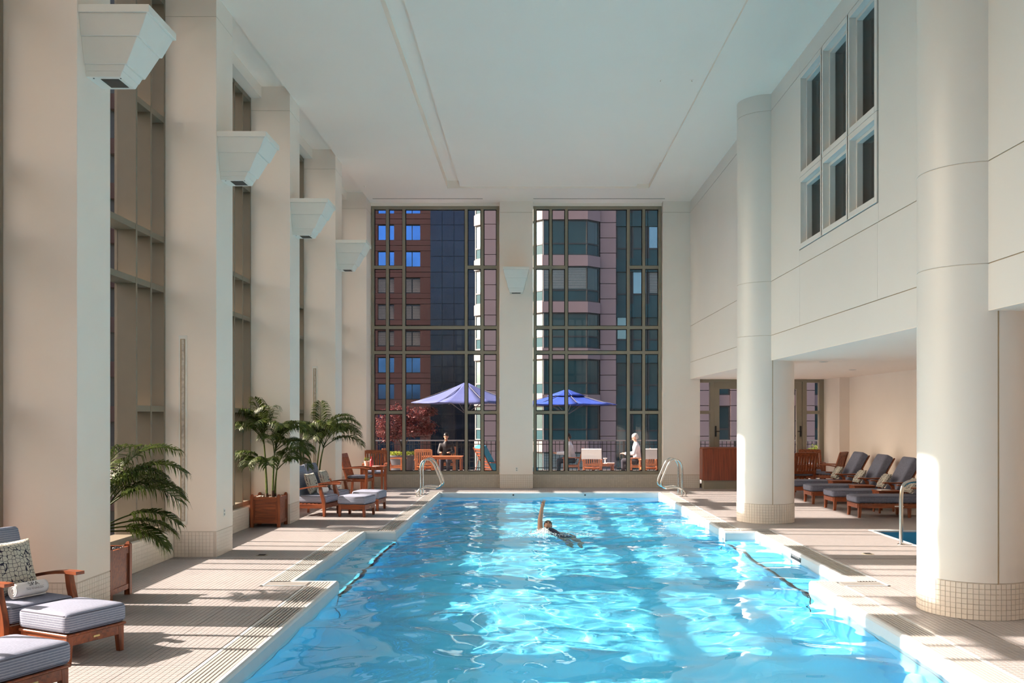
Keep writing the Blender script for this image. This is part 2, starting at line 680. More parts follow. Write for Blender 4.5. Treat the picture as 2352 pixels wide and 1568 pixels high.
def coping_run(pts, name='coping'):
    """white rounded pool lip following the edge line pts; inside lies to the left of travel"""
    prof = [(0.0, -0.26), (0.0, -0.03), (0.008, -0.008), (0.022, 0.004), (LIP - .004, 0.004), (LIP, -0.004), (LIP, -0.26)]
    n = len(pts)
    vs = []
    fs = []
    P = [Vector((p[0], p[1], 0)) for p in pts]
    for i in range(n):
        if i == 0:
            d = (P[1] - P[0]).normalized()
            off = Vector((d.y, -d.x, 0))
        elif i == n - 1:
            d = (P[-1] - P[-2]).normalized()
            off = Vector((d.y, -d.x, 0))
        else:
            d1 = (P[i] - P[i - 1]).normalized()
            d2 = (P[i + 1] - P[i]).normalized()
            n1 = Vector((d1.y, -d1.x, 0))
            n2 = Vector((d2.y, -d2.x, 0))
            off = n1 + n2
            off = off / off.dot(n1)
        for (a, z) in prof:
            q = P[i] + off * a
            vs.append((q.x, q.y, z))
    m = len(prof)
    for i in range(n - 1):
        for k in range(m - 1):
            fs.append((i * m + k, i * m + k + 1, (i + 1) * m + k + 1, (i + 1) * m + k))
    o = MB().add(vs, fs).build(name, 'coping', gut)
    bm = bmesh.new()
    bm.from_mesh(o.data)
    bmesh.ops.recalc_face_normals(bm, faces=bm.faces[:])
    bm.to_mesh(o.data)
    bm.free()
    return o


coping_run([(PL, PN), (PL, AN), (PLA, AN), (PLA, AF), (PL, AF), (PL, PF), (PR, PF), (PR, AF), (PRA, AF), (PRA, AN), (PR, AN), (PR, PN), (PL, PN)][::-1])

# ---------------------------------------------------------------- pool shell
pool = link('pool_basin', None)
struct(pool, 'pale blue swimming pool basin')
DEPTH = -1.30
pf = B(PL, PR, PN, PF, DEPTH - 0.1, DEPTH).build('pool_floor', 'pool_tile', pool)
walls = []
for (x0, x1, y0, y1) in ((PL - .05, PL, PN, AN), (PL - .05, PL, AF, PF), (PR, PR + .05, PN, AN), (PR, PR + .05, AF, PF),
                         (PL, PR, PF, PF + .05), (PL, PR, PN - .05, PN), (PLA - .05, PLA, AN, AF), (PRA, PRA + .05, AN, AF),
                         (PLA, PL, AN - .05, AN), (PLA, PL, AF, AF + .05), (PR, PRA, AN - .05, AN), (PR, PRA, AF, AF + .05)):
    walls.append(B(x0, x1, y0, y1, DEPTH, -0.24).build('pool_wall', 'pool_wall', pool))
steps = []
for (x0, x1) in ((PLA, PL), (PR, PRA)):
    steps.append(B(x0, x1, AN, AF, DEPTH, -0.42).build('pool_bench', 'pool_wall', pool))
for (x0, x1) in ((PL - 0.03, PL + 0.012), (PR - 0.012, PR + 0.03)):
    steps.append(B(x0, x1, AN + .02, AF - .25, -0.50, -0.405).build('bench_nosing', 'black_tile', pool))
# skirting slot in the niche wall and the two little wall fittings
sl = B(PRA - 0.004, PRA + 0.01, 13.35, 13.85, -0.115, -0.05).build('skimmer_grille', 'dark_gasket', gut)
for k in range(8):
    B(PRA - 0.008, PRA - 0.002, 13.37 + k * 0.062, 13.385 + k * 0.062, -0.075, -0.05).build('grille_bar', 'coping', gut)
for x in (-0.4, 1.48):
    MB().lathe([(0.022, 0), (0.022, .012), (0.012, .016)], 12).build('wall_fitting', 'dark_gasket', gut, loc=(x, PF + 0.002, -0.07), rot=(R(90), 0, 0))

# water: real waves
rng = np.random.default_rng(7)


def wave_field(X, Y, waves):
    Z = np.zeros_like(X)
    for (kx, ky, a, ph) in waves:
        Z += a * np.sin(kx * X + ky * Y + ph)
    return Z


def make_waves(n, lmin, lmax, slope, seed):
    g = np.random.default_rng(seed)
    ws = []
    for _ in range(n):
        L = math.exp(g.uniform(math.log(lmin), math.log(lmax)))
        t = g.uniform(0, 2 * math.pi)
        k = 2 * math.pi / L
        ws.append((k * math.cos(t), k * math.sin(t), slope / k * math.sqrt(2.0 / n), g.uniform(0, 6.283)))
    return ws


WAVES = make_waves(46, 0.34, 1.7, 0.060, 3) + make_waves(40, 0.18, 0.34, 0.022, 4)


def water_sheet(name, x0, x1, y0, y1, z, step, waves, parent, keep=None):
    nx = int((x1 - x0) / step) + 1
    ny = int((y1 - y0) / step) + 1
    xs = np.linspace(x0, x1, nx)
    ys = np.linspace(y0, y1, ny)
    X, Y = np.meshgrid(xs, ys)
    Z = z + wave_field(X + 0.18 * np.sin(2.1 * Y), Y + 0.18 * np.sin(1.7 * X), waves)
    verts = np.stack([X.ravel(), Y.ravel(), Z.ravel()], 1)
    idx = np.arange(nx * ny).reshape(ny, nx)
    q = np.stack([idx[:-1, :-1].ravel(), idx[:-1, 1:].ravel(), idx[1:, 1:].ravel(), idx[1:, :-1].ravel()], 1)
    if keep is not None:
        cx = (X[:-1, :-1] + X[1:, 1:]).ravel() / 2
        cy = (Y[:-1, :-1] + Y[1:, 1:]).ravel() / 2
        q = q[keep(cx, cy)]
    used = np.unique(q)
    rem = -np.ones(len(verts), int)
    rem[used] = np.arange(len(used))
    verts = verts[used]
    q = rem[q]
    me = bpy.data.meshes.new(name)
    me.vertices.add(len(verts))
    me.vertices.foreach_set('co', verts.ravel())
    me.loops.add(q.size)
    me.loops.foreach_set('vertex_index', q.ravel())
    me.polygons.add(len(q))
    me.polygons.foreach_set('loop_start', np.arange(0, q.size, 4))
    me.polygons.foreach_set('use_smooth', np.ones(len(q), bool))
    me.update(calc_edges=True)
    me.validate()
    me.materials.append(MATS['water'])
    o = link(name, me, parent)
    o.cycles.is_caustics_caster = True
    return o


def in_pool(cx, cy):
    main = (cx > PL - .001) & (cx < PR + .001)
    nich = (cy > AN) & (cy < AF)
    return main | nich


water = water_sheet('water', PLA, PRA, PN, PF, WATER, 0.03, WAVES, None, in_pool)
tag(water, 'rippling clear blue pool water', None, None, 'structure')
for o in walls + steps + [pf]:
    o.cycles.is_caustics_receiver = True

# ---------------------------------------------------------------- ceiling
ceil = link('ceiling', None)
struct(ceil, 'smooth off-white ceiling with a long shallow recessed panel')
TX0, TX1, TY = -2.13, 3.15, 24.3       # outline of the recess
mb = MB()
mb.box(COLX1, TX0, YN, 26.3, CEIL, CEIL + 0.3)
mb.box(TX1, 9.0, YN, 26.3, CEIL, CEIL + 0.3)
mb.box(TX0, TX1, TY, 26.3, CEIL, CEIL + 0.3)
mb.build('soffit', 'ceiling_paint', ceil)
B(TX0, -1.80, YN, TY, CEIL + 0.20, CEIL + 0.3).build('light_trough', 'ceiling_paint', ceil)
B(TX1 - 0.33, TX1, 22.0, TY, CEIL + 0.12, CEIL + 0.3).build('light_trough', 'ceiling_paint', ceil)
B(-1.80, TX1 - 0.33, YN, TY, CEIL + 0.05, CEIL + 0.3).build('centre_panel', 'ceiling_paint', ceil)
B(TX1 - 0.33, TX1, YN, 22.0, CEIL + 0.05, CEIL + 0.3).build('centre_panel', 'ceiling_paint', ceil)
B(-5.5, COLX1, YN, 26.3, CEIL + 0.14, CEIL + 0.3).build('cove', 'ceiling_paint', ceil)
B(-5.5, 9.0, YN - .3, 26.5, CEIL + 0.3, CEIL + 0.45).build('roof_slab', 'plaster', ceil)
for i, (x0, x1) in enumerate(((-4.28, -1.26), (0.13, 3.74))):
    s = B(x0, x1, 25.42, 25.455, CEIL - 0.004, CEIL + 0.01).build('slot_diffuser', 'joint_dark')
    tag(s, ('thin dark linear air slot in the ceiling above the %s tall end window' % ('first', 'second')[i]).replace('first', 'left').replace('second', 'right'), 'air slot', 'linear air slots')
for i, (x, y) in enumerate(((2.36, 16.6), (2.92, 16.6), (-4.25, 24.05))):
    t = thing('sprinkler_head', ('small white sprinkler on the recessed ceiling panel, further from the right wall',
                                 'small white sprinkler beside the right edge of the ceiling recess',
                                 'small sprinkler by the left end of the ceiling near the end window')[i], 'sprinkler', (x, y, CEIL + (0.05 if i < 2 else 0.0)), 0, 'ceiling sprinklers')
    MB().lathe([(0.035, 0.0), (0.035, -0.006), (0.016, -0.010)], 14).build('escutcheon', 'ceiling_paint', t)
    MB().lathe([(0.009, -0.010), (0.009, -0.028), (0.018, -0.030), (0.018, -0.034)], 10).build('deflector', 'ceiling_paint', t)

# ---------------------------------------------------------------- window pillars (left)


def tiled_rect(parent, p0, du, dv, nu, nv, single, mat='wall_tile', t=0.005):
    """nu x nv small wall tiles from corner p0 along unit vectors du, dv; singles are parts, else one stuff mesh"""
    du, dv = Vector(du), Vector(dv)
    n = du.cross(dv)
    key = (tuple(du), tuple(dv), mat)
    w = P5 - 0.004
    if single:
        if key not in TILE_ME:
            vs = [Vector((0, 0, 0)), du * w, du * w + dv * w, dv * w]
            vs = [tuple(v) for v in vs] + [tuple(v + n * t) for v in vs]
            me = MB().add(vs, [(4, 5, 6, 7), (0, 1, 5, 4), (1, 2, 6, 5), (2, 3, 7, 6), (3, 0, 4, 7)]).mesh('tile')
            me.materials.append(MATS[mat])
            TILE_ME[key] = me
        for i in range(nu):
            for j in range(nv):
                link('tile', TILE_ME[key], parent, Vector(p0) + du * (i * P5 + .002) + dv * (j * P5 + .002))
    else:
        m = MB()
        for i in range(nu):
            for j in range(nv):
                c = Vector(p0) + du * (i * P5 + .002) + dv * (j * P5 + .002)
                vs = [c, c + du * w, c + du * w + dv * w, c + dv * w]
                vs = [tuple(v) for v in vs] + [tuple(v + n * t) for v in vs]
                m.add(vs, [(4, 5, 6, 7), (0, 1, 5, 4), (1, 2, 6, 5), (2, 3, 7, 6), (3, 0, 4, 7)])
        tag(m.build('skirt_tiles', mat, parent), kind='stuff')


TILE_ME = {}
ORD = ['', '', '', 'nearest', 'second', 'third', 'fourth', 'corner']
for k in range(-3, 5):
    y0 = PY0 + k * PITCH
    y1 = y0 + PD if k < 4 else 26.1
    p = link('pillar', None)
    names = {0: 'nearest square white window pillar, beside the foreground lounge chair',
             1: 'second square white window pillar, with a tall slot in its face',
             2: 'third square white window pillar, behind the box planter palm',
             3: 'fourth square white window pillar, behind the pair of lounge chairs',
             4: 'square white corner pillar beside the left end window'}
    struct(p, names.get(k, 'square white window pillar behind the viewpoint'))
    B(COLX0, COLX1 - 0.004, y0 + 0.004, y1 - 0.004, 0.0, CEIL + 0.2).build('core', 'wall_grout', p)
    B(COLX0, COLX1, y0, y1, SKIRT + 0.007, 7.65).build('shaft', 'plaster', p, bevel=0.004)
    B(COLX0, COLX1, y0, y1, 7.657, CEIL + 0.2).build('cap', 'plaster', p, bevel=0.004)
    B(-5.80, -5.43, y0 - 0.12, y1 + (0.02 if k < 4 else 0), -0.3, CEIL + 0.2).build('outer_pier', 'plaster', p)  # added outside, its near side widened to shape the cast shadow
    B(-5.43, COLX0, y0, y1, -0.3, CEIL + 0.2).build('pier', 'plaster', p)
    nv = 7
    if k in (0, 1):
        # pool face and near face in single tiles
        tiled_rect(p, (COLX1 - .004, y0 + .003, 0.002), (0, 1, 0), (0, 0, 1), int((y1 - y0) / P5), nv, k == 0)
        if k == 1:
            tiled_rect(p, (-5.02, y0 + .004, 0.002), (1, 0, 0), (0, 0, 1), int((COLX1 + 5.02) / P5), nv, True)
        else:
            tiled_rect(p, (-5.02, y0 + .004, 0.002), (1, 0, 0), (0, 0, 1), int((COLX1 + 5.02) / P5), nv, False)
    elif k > 1:
        tiled_rect(p, (COLX1 - .004, y0 + .003, 0.002), (0, 1, 0), (0, 0, 1), int((y1 - y0) / P5), nv, False)
        tiled_rect(p, (-5.02, y0 + .004, 0.002), (1, 0, 0), (0, 0, 1), int((COLX1 + 5.02) / P5), nv, False)

# ---------------------------------------------------------------- windows
WIN_N = [0]


def window(label, plane, at, inner, outer, verticals, zs, narrow, glass, fin_w=0.075, rail_h=0.085, mat='bronze'):
    """tall glazed wall. plane 'x': glass lies at x=at and verticals are y positions; plane 'y': the reverse.
    narrow: set of light indices that carry the extra cross rails (z index 1 and 4)"""
    WIN_N[0] += 1
    w = link('window_%d' % WIN_N[0], None)
    struct(w, label)

    def part(name, a0, a1, z0, z1, d0, d1, m):
        d0, d1 = sorted((d0, d1))
        if plane == 'x':
            return B(d0, d1, a0, a1, z0, z1).build(name, m, w)
        return B(a0, a1, d0, d1, z0, z1).build(name, m, w)
    for v in verticals:
        part('mullion', v - fin_w / 2, v + fin_w / 2, zs[0] - rail_h / 2, zs[-1] + rail_h / 2, inner, outer, mat)
    for i in range(len(verticals) - 1):
        a, b = verticals[i] + fin_w / 2, verticals[i + 1] - fin_w / 2
        rows = list(range(len(zs)))
        if i not in narrow:
            rows = [r for r in rows if r not in (1, len(zs) - 2)]
        for r in rows:
            part('rail', a, b, zs[r] - rail_h / 2, zs[r] + rail_h / 2, inner - (0.003 if inner > outer else -0.003), outer, mat)
        for r0, r1 in zip(rows[:-1], rows[1:]):
            za, zb = zs[r0] + rail_h / 2, zs[r1] - rail_h / 2
            g = 0.022
            part('pane', a, b, za, zb, at - 0.006, at + 0.006, glass)
            if plane == 'y':
                for (x0, x1, z0, z1) in ((a, a + g, za, zb), (b - g, b, za, zb), (a + g, b - g, za, za + g), (a + g, b - g, zb - g, zb)):
                    part('gasket', x0, x1, z0, z1, at - 0.02, at - 0.006, 'dark_gasket')
    return w


ZS = [0.41, 2.10, 3.78, 4.48, 6.17, 7.84]
BAYN = {-1: 'bronze-framed side window beside the foreground lounge chair', 0: 'deep bronze-finned side window between the nearest and second pillars',
        1: 'deep bronze-finned side window between the second and third pillars', 2: 'deep bronze-finned side window between the third and fourth pillars',
        3: 'deep bronze-finned side window between the fourth and corner pillars'}
wl = link('wall_left', None)
struct(wl, 'low tiled sill wall under the tall side windows')
for k in range(-3, 4):
    y0 = PY0 + k * PITCH + PD
    y1 = PY0 + (k + 1) * PITCH
    c = y1 - y0
    vs = [y0 + .035, y0 + .50, y0 + .97, y1 - .97, y1 - .50, y1 - .035]
    window(BAYN.get(k, 'bronze-framed side window behind the viewpoint'), 'x', GLX, -5.14, -5.42, vs, ZS, {0, 1, 3, 4}, 'glass', fin_w=0.05, rail_h=0.08, mat='bronze_fin')
    B(-5.7, -5.024, y0, y1, 0.0, 0.355).build('sill_wall', 'wall_grout' if k in (0, 1) else 'mosaic_yz', wl)
    B(-5.7, -5.022, y0, y1, 0.355, 0.37).build('sill_cap', 'wall_tile', wl)
    if k == 0:
        tiled_rect(wl, (-5.024, y0 + .9, 0.002), (0, 1, 0), (0, 0, 1), 42, 7, True)
        tiled_rect(wl, (-5.024, y0 + .9 + 42 * P5, 0.002), (0, 1, 0), (0, 0, 1), int((y1 - y0 - .9) / P5) - 42, 7, False)
    if k == 1:
        tiled_rect(wl, (-5.024, y0 + .9, 0.002), (0, 1, 0), (0, 0, 1), int((y1 - y0 - .9) / P5), 7, False)
    B(-5.5, -4.95, y0, y1, 7.89, CEIL + 0.2).build('head_beam', 'plaster', wl)

# far end wall
wf = link('wall_far', None)
struct(wf, 'white piers and tiled sill of the far end wall')
FY = 25.75
for (x0, x1, nm) in ((-0.80, 0.12, 'centre_pier'), (3.73, 4.76, 'corner_pier')):
    top = CEIL + 0.1
    B(x0 + .004, x1 - .004, FY + .004, 26.3, 0.0, top).build('core', 'joint', wf)
    B(x0, x1, FY, 26.3, SKIRT + 0.007, 7.65).build(nm, 'plaster', wf, bevel=0.004)
    B(x0, x1, FY, 26.3, 7.657, top).build('cap', 'plaster', wf, bevel=0.004)
    tiled_rect(wf, (x0 + .003, FY + .004, 0.002), (1, 0, 0), (0, 0, 1), int((x1 - x0) / P5), 7, False)
for (x0, x1) in ((-4.42, -0.80), (0.12, 3.73)):
    B(x0, x1, 25.95, 26.3, 0.0, 0.365).build('sill_wall', 'mosaic_xz', wf)
    B(x0, x1, 25.98, 26.3, 7.88, CEIL + 0.1).build('header', 'plaster', wf)
window('tall bronze-framed end window with a dark plum tree outside', 'y', YF, 25.99, 26.2, [-4.37, -3.96, -3.50, -1.75, -1.30, -0.86], ZS, {0, 1, 3, 4}, 'end_glass')
window('tall bronze-framed end window onto the bay-fronted building', 'y', YF, 25.99, 26.2, [0.17, 0.62, 1.06, 2.80, 3.23, 3.68], ZS, {0, 1, 3, 4}, 'end_glass')

# near end wall, behind the viewpoint: its glazing is added to let in sky light
wnr = link('wall_near', None)
struct(wnr, 'end wall behind the viewpoint')
for (x0, x1) in ((-5.5, -4.42), (-0.80, 0.12), (3.73, 9.0)):
    B(x0, x1, YN - .3, YN, 0.0, CEIL + 0.1).build('pier', 'plaster', wnr)
for (x0, x1) in ((-4.42, -0.80), (0.12, 3.73)):
    B(x0, x1, YN - .3, YN, -0.2, 0.365).build('sill_wall', 'mosaic_xz', wnr)
    B(x0, x1, YN - .3, YN, 7.88, CEIL + 0.1).build('header', 'plaster', wnr)
window('end window added behind the viewpoint for sky light, first', 'y', YN - .15, YN, YN - .2, [-4.37, -3.96, -3.50, -1.75, -1.30, -0.86], ZS, {0, 1, 3, 4}, 'glass')
window('end window added behind the viewpoint for sky light, second', 'y', YN - .15, YN, YN - .2, [0.17, 0.62, 1.06, 2.80, 3.23, 3.68], ZS, {0, 1, 3, 4}, 'glass')

# ---------------------------------------------------------------- right wall with its panels
wr = link('wall_right', None)
struct(wr, 'tall pale panelled wall above the side gallery')
UW = [(11.97, 13.00), (13.04, 14.16), (14.20, 15.32)]     # upper windows along the wall
UZ = [(4.79, 5.89), (5.97, 7.60)]
Y0, Y1 = YN, 26.1
mb = MB()
mb.box(WX + .01, WX + .35, Y0, 11.9, SOF + .01, CEIL + .1)
mb.box(WX + .01, WX + .35, 15.38, Y1, SOF + .01, CEIL + .1)
mb.box(WX + .01, WX + .35, 11.9, 15.38, SOF + .01, 4.74)
mb.box(WX + .01, WX + .35, 11.9, 15.38, 7.65, CEIL + .1)
mb.build('core', 'joint', wr)
g = 0.006
rows = [(SOF - .004, 3.49, [Y0, 9.55, 17.70, Y1]), (3.49, 4.49, [Y0, 9.55, 11.93, 15.36, 17.70, Y1]),
        (4.49, 7.65, [Y0, 9.55, 11.90, 15.38, 17.70, Y1]), (7.65, CEIL + .1, [Y0, 9.55, 15.38, 17.70, Y1])]
for (za, zb, ys) in rows:
    for a, b in zip(ys[:-1], ys[1:]):
        if za == 4.49 and a == 11.90:
            B(WX, WX + .03, a + g / 2, b - g / 2, za + g, 4.74).build('panel', 'wall_panel', wr)
            continue
        B(WX, WX + .03, a + g / 2, b - g / 2, za + g, zb - g).build('panel', 'wall_panel', wr)
# upper windows
UN = [['front lower', 'front upper'], ['middle lower', 'middle upper'], ['far lower', 'far upper']]
for i, (a, b) in enumerate(UW):
    for j, (za, zb) in enumerate(UZ):
        WIN_N[0] += 1
        w = link('window_%d' % WIN_N[0], None)
        struct(w, '%s of the six recessed gallery windows high in the right wall' % UN[i][j])
        f1 = 0.05
        a2, b2 = a - .04, b + .04
        z2, z3 = za - .04, zb + .04
        for (p0, p1, q0, q1) in ((a2, a + f1, z2, z3), (b - f1, b2, z2, z3), (a + f1, b - f1, z2, za + f1), (a + f1, b - f1, zb - f1, z3)):
            B(WX - .012, WX + .30, p0 + .003, p1 - .003, q0 + .003, q1 - .003).build('frame', 'wall_panel', w, bevel=0.003)
        f2 = 0.10
        for (p0, p1, q0, q1) in ((a + f1, a + f2, za + f1, zb - f1), (b - f2, b - f1, za + f1, zb - f1), (a + f2, b - f2, za + f1, za + f2), (a + f2, b - f2, zb - f2, zb - f1)):
            B(WX + .08, WX + .28, p0, p1, q0, q1).build('inner_frame', 'wall_panel', w)
        B(WX + .16, WX + .172, a + f2, b - f2, za + f2, zb - f2).build('pane', 'upper_glass', w)
# room behind those windows
up = link('upper_room', None)
struct(up, 'dim room behind the gallery windows')
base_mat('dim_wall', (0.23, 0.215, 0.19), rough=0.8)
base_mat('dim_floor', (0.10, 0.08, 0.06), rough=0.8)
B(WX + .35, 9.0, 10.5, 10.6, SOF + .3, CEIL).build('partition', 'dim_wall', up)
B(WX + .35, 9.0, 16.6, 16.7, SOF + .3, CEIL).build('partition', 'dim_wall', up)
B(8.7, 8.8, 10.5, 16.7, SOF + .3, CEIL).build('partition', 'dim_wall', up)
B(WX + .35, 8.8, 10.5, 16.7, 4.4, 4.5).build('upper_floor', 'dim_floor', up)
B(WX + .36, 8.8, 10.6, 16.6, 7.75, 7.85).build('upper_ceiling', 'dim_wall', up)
# curtain stacks and a dark rail inside
for (a, b) in UW:
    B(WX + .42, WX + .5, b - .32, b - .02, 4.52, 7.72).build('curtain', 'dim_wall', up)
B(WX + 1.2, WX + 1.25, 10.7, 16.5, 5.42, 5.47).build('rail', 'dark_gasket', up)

# ---------------------------------------------------------------- side gallery
ga = link('ceiling_gallery', None)
struct(ga, 'low white ceiling over the side gallery')
B(WX + .001, GX + .3, YN, 26.25, SOF - .003, SOF + .008).build('soffit', 'ceiling_paint', ga)
wg = link('wall_gallery', None)
struct(wg, 'pale wall behind the row of chaise longues')
B(GX, GX + .3, YN, 26.3, 0, CEIL + .3).build('wall', 'plaster', wg)
B(8.28, GX, 24.7, 26.3, 0, SOF).build('pilaster', 'plaster', wg)
B(4.76, 9.0, 26.25, 26.45, SOF - .02, CEIL + .4).build('end_wall', 'plaster', wg)
for i, (x, y) in enumerate(((5.5, 11.6), (7.0, 14.5), (5.6, 17.6), (7.2, 20.6), (5.6, 22.6), (6.3, 24.6))):
    t = thing('downlight', ('recessed gallery downlight nearest the first round column', 'recessed gallery downlight above the plunge pool',
                            'recessed gallery downlight beside the second round column', 'recessed gallery downlight over the middle chaise longues',
                            'recessed gallery downlight over the wooden desk side', 'recessed gallery downlight nearest the glass doors')[i], 'downlight', (x, y, SOF), 0, 'gallery downlights')
    MB().lathe([(0.06, 0.001), (0.085, 0.001), (0.085, -0.006), (0.06, -0.006)], 20).build('trim_ring', 'coping', t)
    MB().lathe([(0.058, 0.0), (0.058, -0.002), (0.03, -0.003)], 20).build('lens', 'joint_dark', t)

# glazed gallery end with double doors
WIN_N[0] += 1
gw = link('window_%d' % WIN_N[0], None)
struct(gw, 'glazed gallery end with side lights beside the double doors')


def gpart(nm, x0, x1, z0, z1, m, d0=26.0, d1=26.18, par=None):
    return B(x0, x1, d0, d1, z0, z1).build(nm, m, par or gw)


for x0, x1 in ((4.76, 4.80), (5.09, 5.20), (7.68, 7.80), (8.16, 8.28)):
    gpart('mullion', x0, x1, 0.0, SOF, 'bronze')
for x0, x1 in ((4.80, 5.09), (7.80, 8.16)):
    for z in (0.06, 2.10, SOF - .05):
        gpart('rail', x0, x1, z - .045, z + .045, 'bronze', 26.003)
    for za, zb in ((0.105, 2.055), (2.145, SOF - .095)):
        gpart('pane', x0, x1, za, zb, 'end_glass', 26.09, 26.10)
gpart('head_rail', 5.20, 7.68, SOF - .07, SOF, 'bronze', 26.003)
for i, (x0, x1, hx) in enumerate(((5.205, 6.435, 5.25), (6.445, 7.675, 7.63))):
    d = link('door_%d' % (i + 1), None)
    struct(d, 'bronze-framed glass door leaf %s' % ('beside the wooden desk', 'beside the wooden armchairs')[i])
    for a, b, za, zb in ((x0, x0 + .15, 0.01, SOF - .075), (x1 - .15, x1, 0.01, SOF - .075)):
        gpart('stile', a, b, za, zb, 'bronze', 26.02, 26.10, d)
    gpart('top_rail', x0 + .15, x1 - .15, SOF - .27, SOF - .075, 'bronze', 26.022, 26.098, d)
    gpart('bottom_rail', x0 + .15, x1 - .15, 0.01, 0.30, 'bronze', 26.022, 26.098, d)
    gpart('pane', x0 + .15, x1 - .15, .30, SOF - .27, 'end_glass', 26.055, 26.065, d)
    gpart('lock_plate', hx - .02, hx + .02, 1.42, 1.72, 'dark_gasket', 25.995, 26.02, d)
    MB().tube([(hx, 25.99, 1.57), (hx, 25.94, 1.57), (hx + (.1 if i == 0 else -.1), 25.94, 1.57)], 0.012, 8).build('lever', 'dark_gasket', d)
B(4.76, 8.28, 25.95, 26.25, -0.05, 0.012).build('threshold', 'bronze', gw)

# ---------------------------------------------------------------- round columns (right)
CR, CX0 = 0.532, 4.585


def round_column(cy, label, single, CX=CX0):
    c = link('round_column', None)
    struct(c, label)
    MB().lathe([(CR - .006, 0), (CR - .006, CEIL + .05)], 64, (CX, cy, 0)).build('core', 'wall_grout', c, smooth='auto')
    zs = [SKIRT, 3.49, 4.49, 7.65, CEIL + .02]
    for a, b in zip(zs[:-1], zs[1:]):
        MB().lathe([(CR - .004, a + .003), (CR, a + .006), (CR, b - .006), (CR - .004, b - .003)], 96, (CX, cy, 0)).build('drum', 'wall_panel', c, smooth='auto')
    B(CX - .008, CX + .006, cy - CR - .0025, cy - CR + .02, 0.0, SOF).build('seam', 'joint', c)
    # curved tile skirt
    n = int(2 * math.pi * CR / P5)
    w = 2 * CR * math.tan(math.pi / n) - 0.004
    me = MB().box(-w / 2, w / 2, -.006, 0.0, 0.0, P5 - .004).mesh('tile')
    me.materials.append(MATS['wall_tile'])
    stuffm = MB()
    for i in range(n):
        a = 2 * math.pi * i / n
        M = Matrix.Translation((CX, cy, 0)) @ Matrix.Rotation(a, 4, 'Z') @ Matrix.Translation((0, -CR + .001, 0))
        deg = (math.degrees(a) + 180) % 360 - 180
        for j in range(7):
            z = .003 + j * P5
            if single and -105 < deg < 70:
                link('tile', me, c, (CX + (CR - .001) * math.sin(a), cy - (CR - .001) * math.cos(a), z), (0, 0, a))
            else:
                stuffm.box(-w / 2, w / 2, -.006, 0, z, z + P5 - .004, M)
    tag(stuffm.build('skirt_tiles', 'wall_tile', c), kind='stuff')


round_column(9.58, 'near round white column with tiled foot, by the plunge pool', True)
round_column(17.70, 'far round white column with tiled foot, before the wooden desk', False, 4.52)

# ---------------------------------------------------------------- plunge pool
sp = link('plunge_pool', None)
struct(sp, 'small blue plunge pool sunk in the gallery floor')
x0, x1, y0, y1 = SPA
for (a, b, c, d) in ((x0, x0 + .06, y0, y1), (x1, x1 + .06, y0, y1), (x0 + .06, x1, y0, y0 + .06), (x0 + .06, x1, y1 - .06, y1)):
    B(a, b, c, d, -0.03, 0.006).build('coping', 'coping', sp, bevel=0.006)
for (a, b, c, d) in ((x0, x0 + .05, y0, y1), (x1 + .01, x1 + .06, y0, y1), (x0, x1, y0, y0 + .05), (x0, x1, y1 - .05, y1)):
    ww = B(a, b, c, d, -1.1, -0.03).build('pool_wall', 'spa_tile', sp)
    ww.cycles.is_caustics_receiver = True
B(x0, x1 + .06, y0, y1, -1.2, -1.1).build('pool_floor', 'spa_tile', sp).cycles.is_caustics_receiver = True
B(x1 + .06, GX + .1, y0, y1, -0.25, 0.0).build('slab', 'floor_mosaic', sp)
w2 = water_sheet('water', x0 + .05, x1 + .01, y0 + .05, y1 - .05, -0.27, 0.05, make_waves(20, .25, .8, 0.05, 11), None)
tag(w2, 'still blue water of the small plunge pool', None, None, 'structure')

# ================================================================== fixtures
base_mat('sconce_white', (0.80, 0.79, 0.74), rough=0.5, vary=0.01)
base_mat('steel', (0.62, 0.61, 0.58), rough=0.16, metal=1.0, vary=0.02)
base_mat('slot_grey', (0.52, 0.48, 0.43), rough=0.6, vary=0.25, scale=25)
base_mat('plate_white', (0.80, 0.79, 0.75), rough=0.4)
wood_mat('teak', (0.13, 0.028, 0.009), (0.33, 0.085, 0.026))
wood_mat('teak_upright', (0.13, 0.028, 0.009), (0.33, 0.085, 0.026), scale=(30, 30, 2.5))
wood_mat('veneer', (0.12, 0.020, 0.008), (0.30, 0.060, 0.020), scale=(55, 55, 1.2), rough=0.35)
wood_mat('sunlit_teak_tone', (0.32, 0.095, 0.035), (0.52, 0.19, 0.075))  # lighter copy of teak with the sun's brightness in its colour


def make_sconce(label, loc, rz):
    """stepped upward-tapering wall light; local +x points away from the wall"""
    t = thing('wall_sconce', label, 'wall light', loc, rz, 'stepped plaster wall lights')

    def tier(nm, z0, z1, h0, h1, p0, p1, mat='sconce_white'):
        MB().hexa([(0, -h0, z0), (p0, -h0, z0), (p0, h0, z0), (0, h0, z0)],
                  [(0, -h1, z1), (p1, -h1, z1), (p1, h1, z1), (0, h1, z1)]).build(nm, mat, t, bevel=0.004)
    tier('lip', 0.575, 0.65, .355, .355, .70, .70)
    tier('tier', 0.365, 0.575, .295, .335, .575, .675)
    tier('tier', 0.115, 0.365, .222, .280, .425, .555)
    tier('tier', 0.055, 0.115, .195, .208, .375, .405)
    tier('foot', 0.0, 0.055, .178, .195, .345, .37)
    o = B(.12, .30, -.12, .12, -.004, .004).build('lens', 'gutter_dark', t)  # dark plate painted as the shade inside the recessed underside opening
    for x in (.06, .33):
        MB().lathe([(.008, -.004), (.008, .002)], 8).build('screw', 'dark_gasket', t, loc=(x, -.14, 0))
    return t


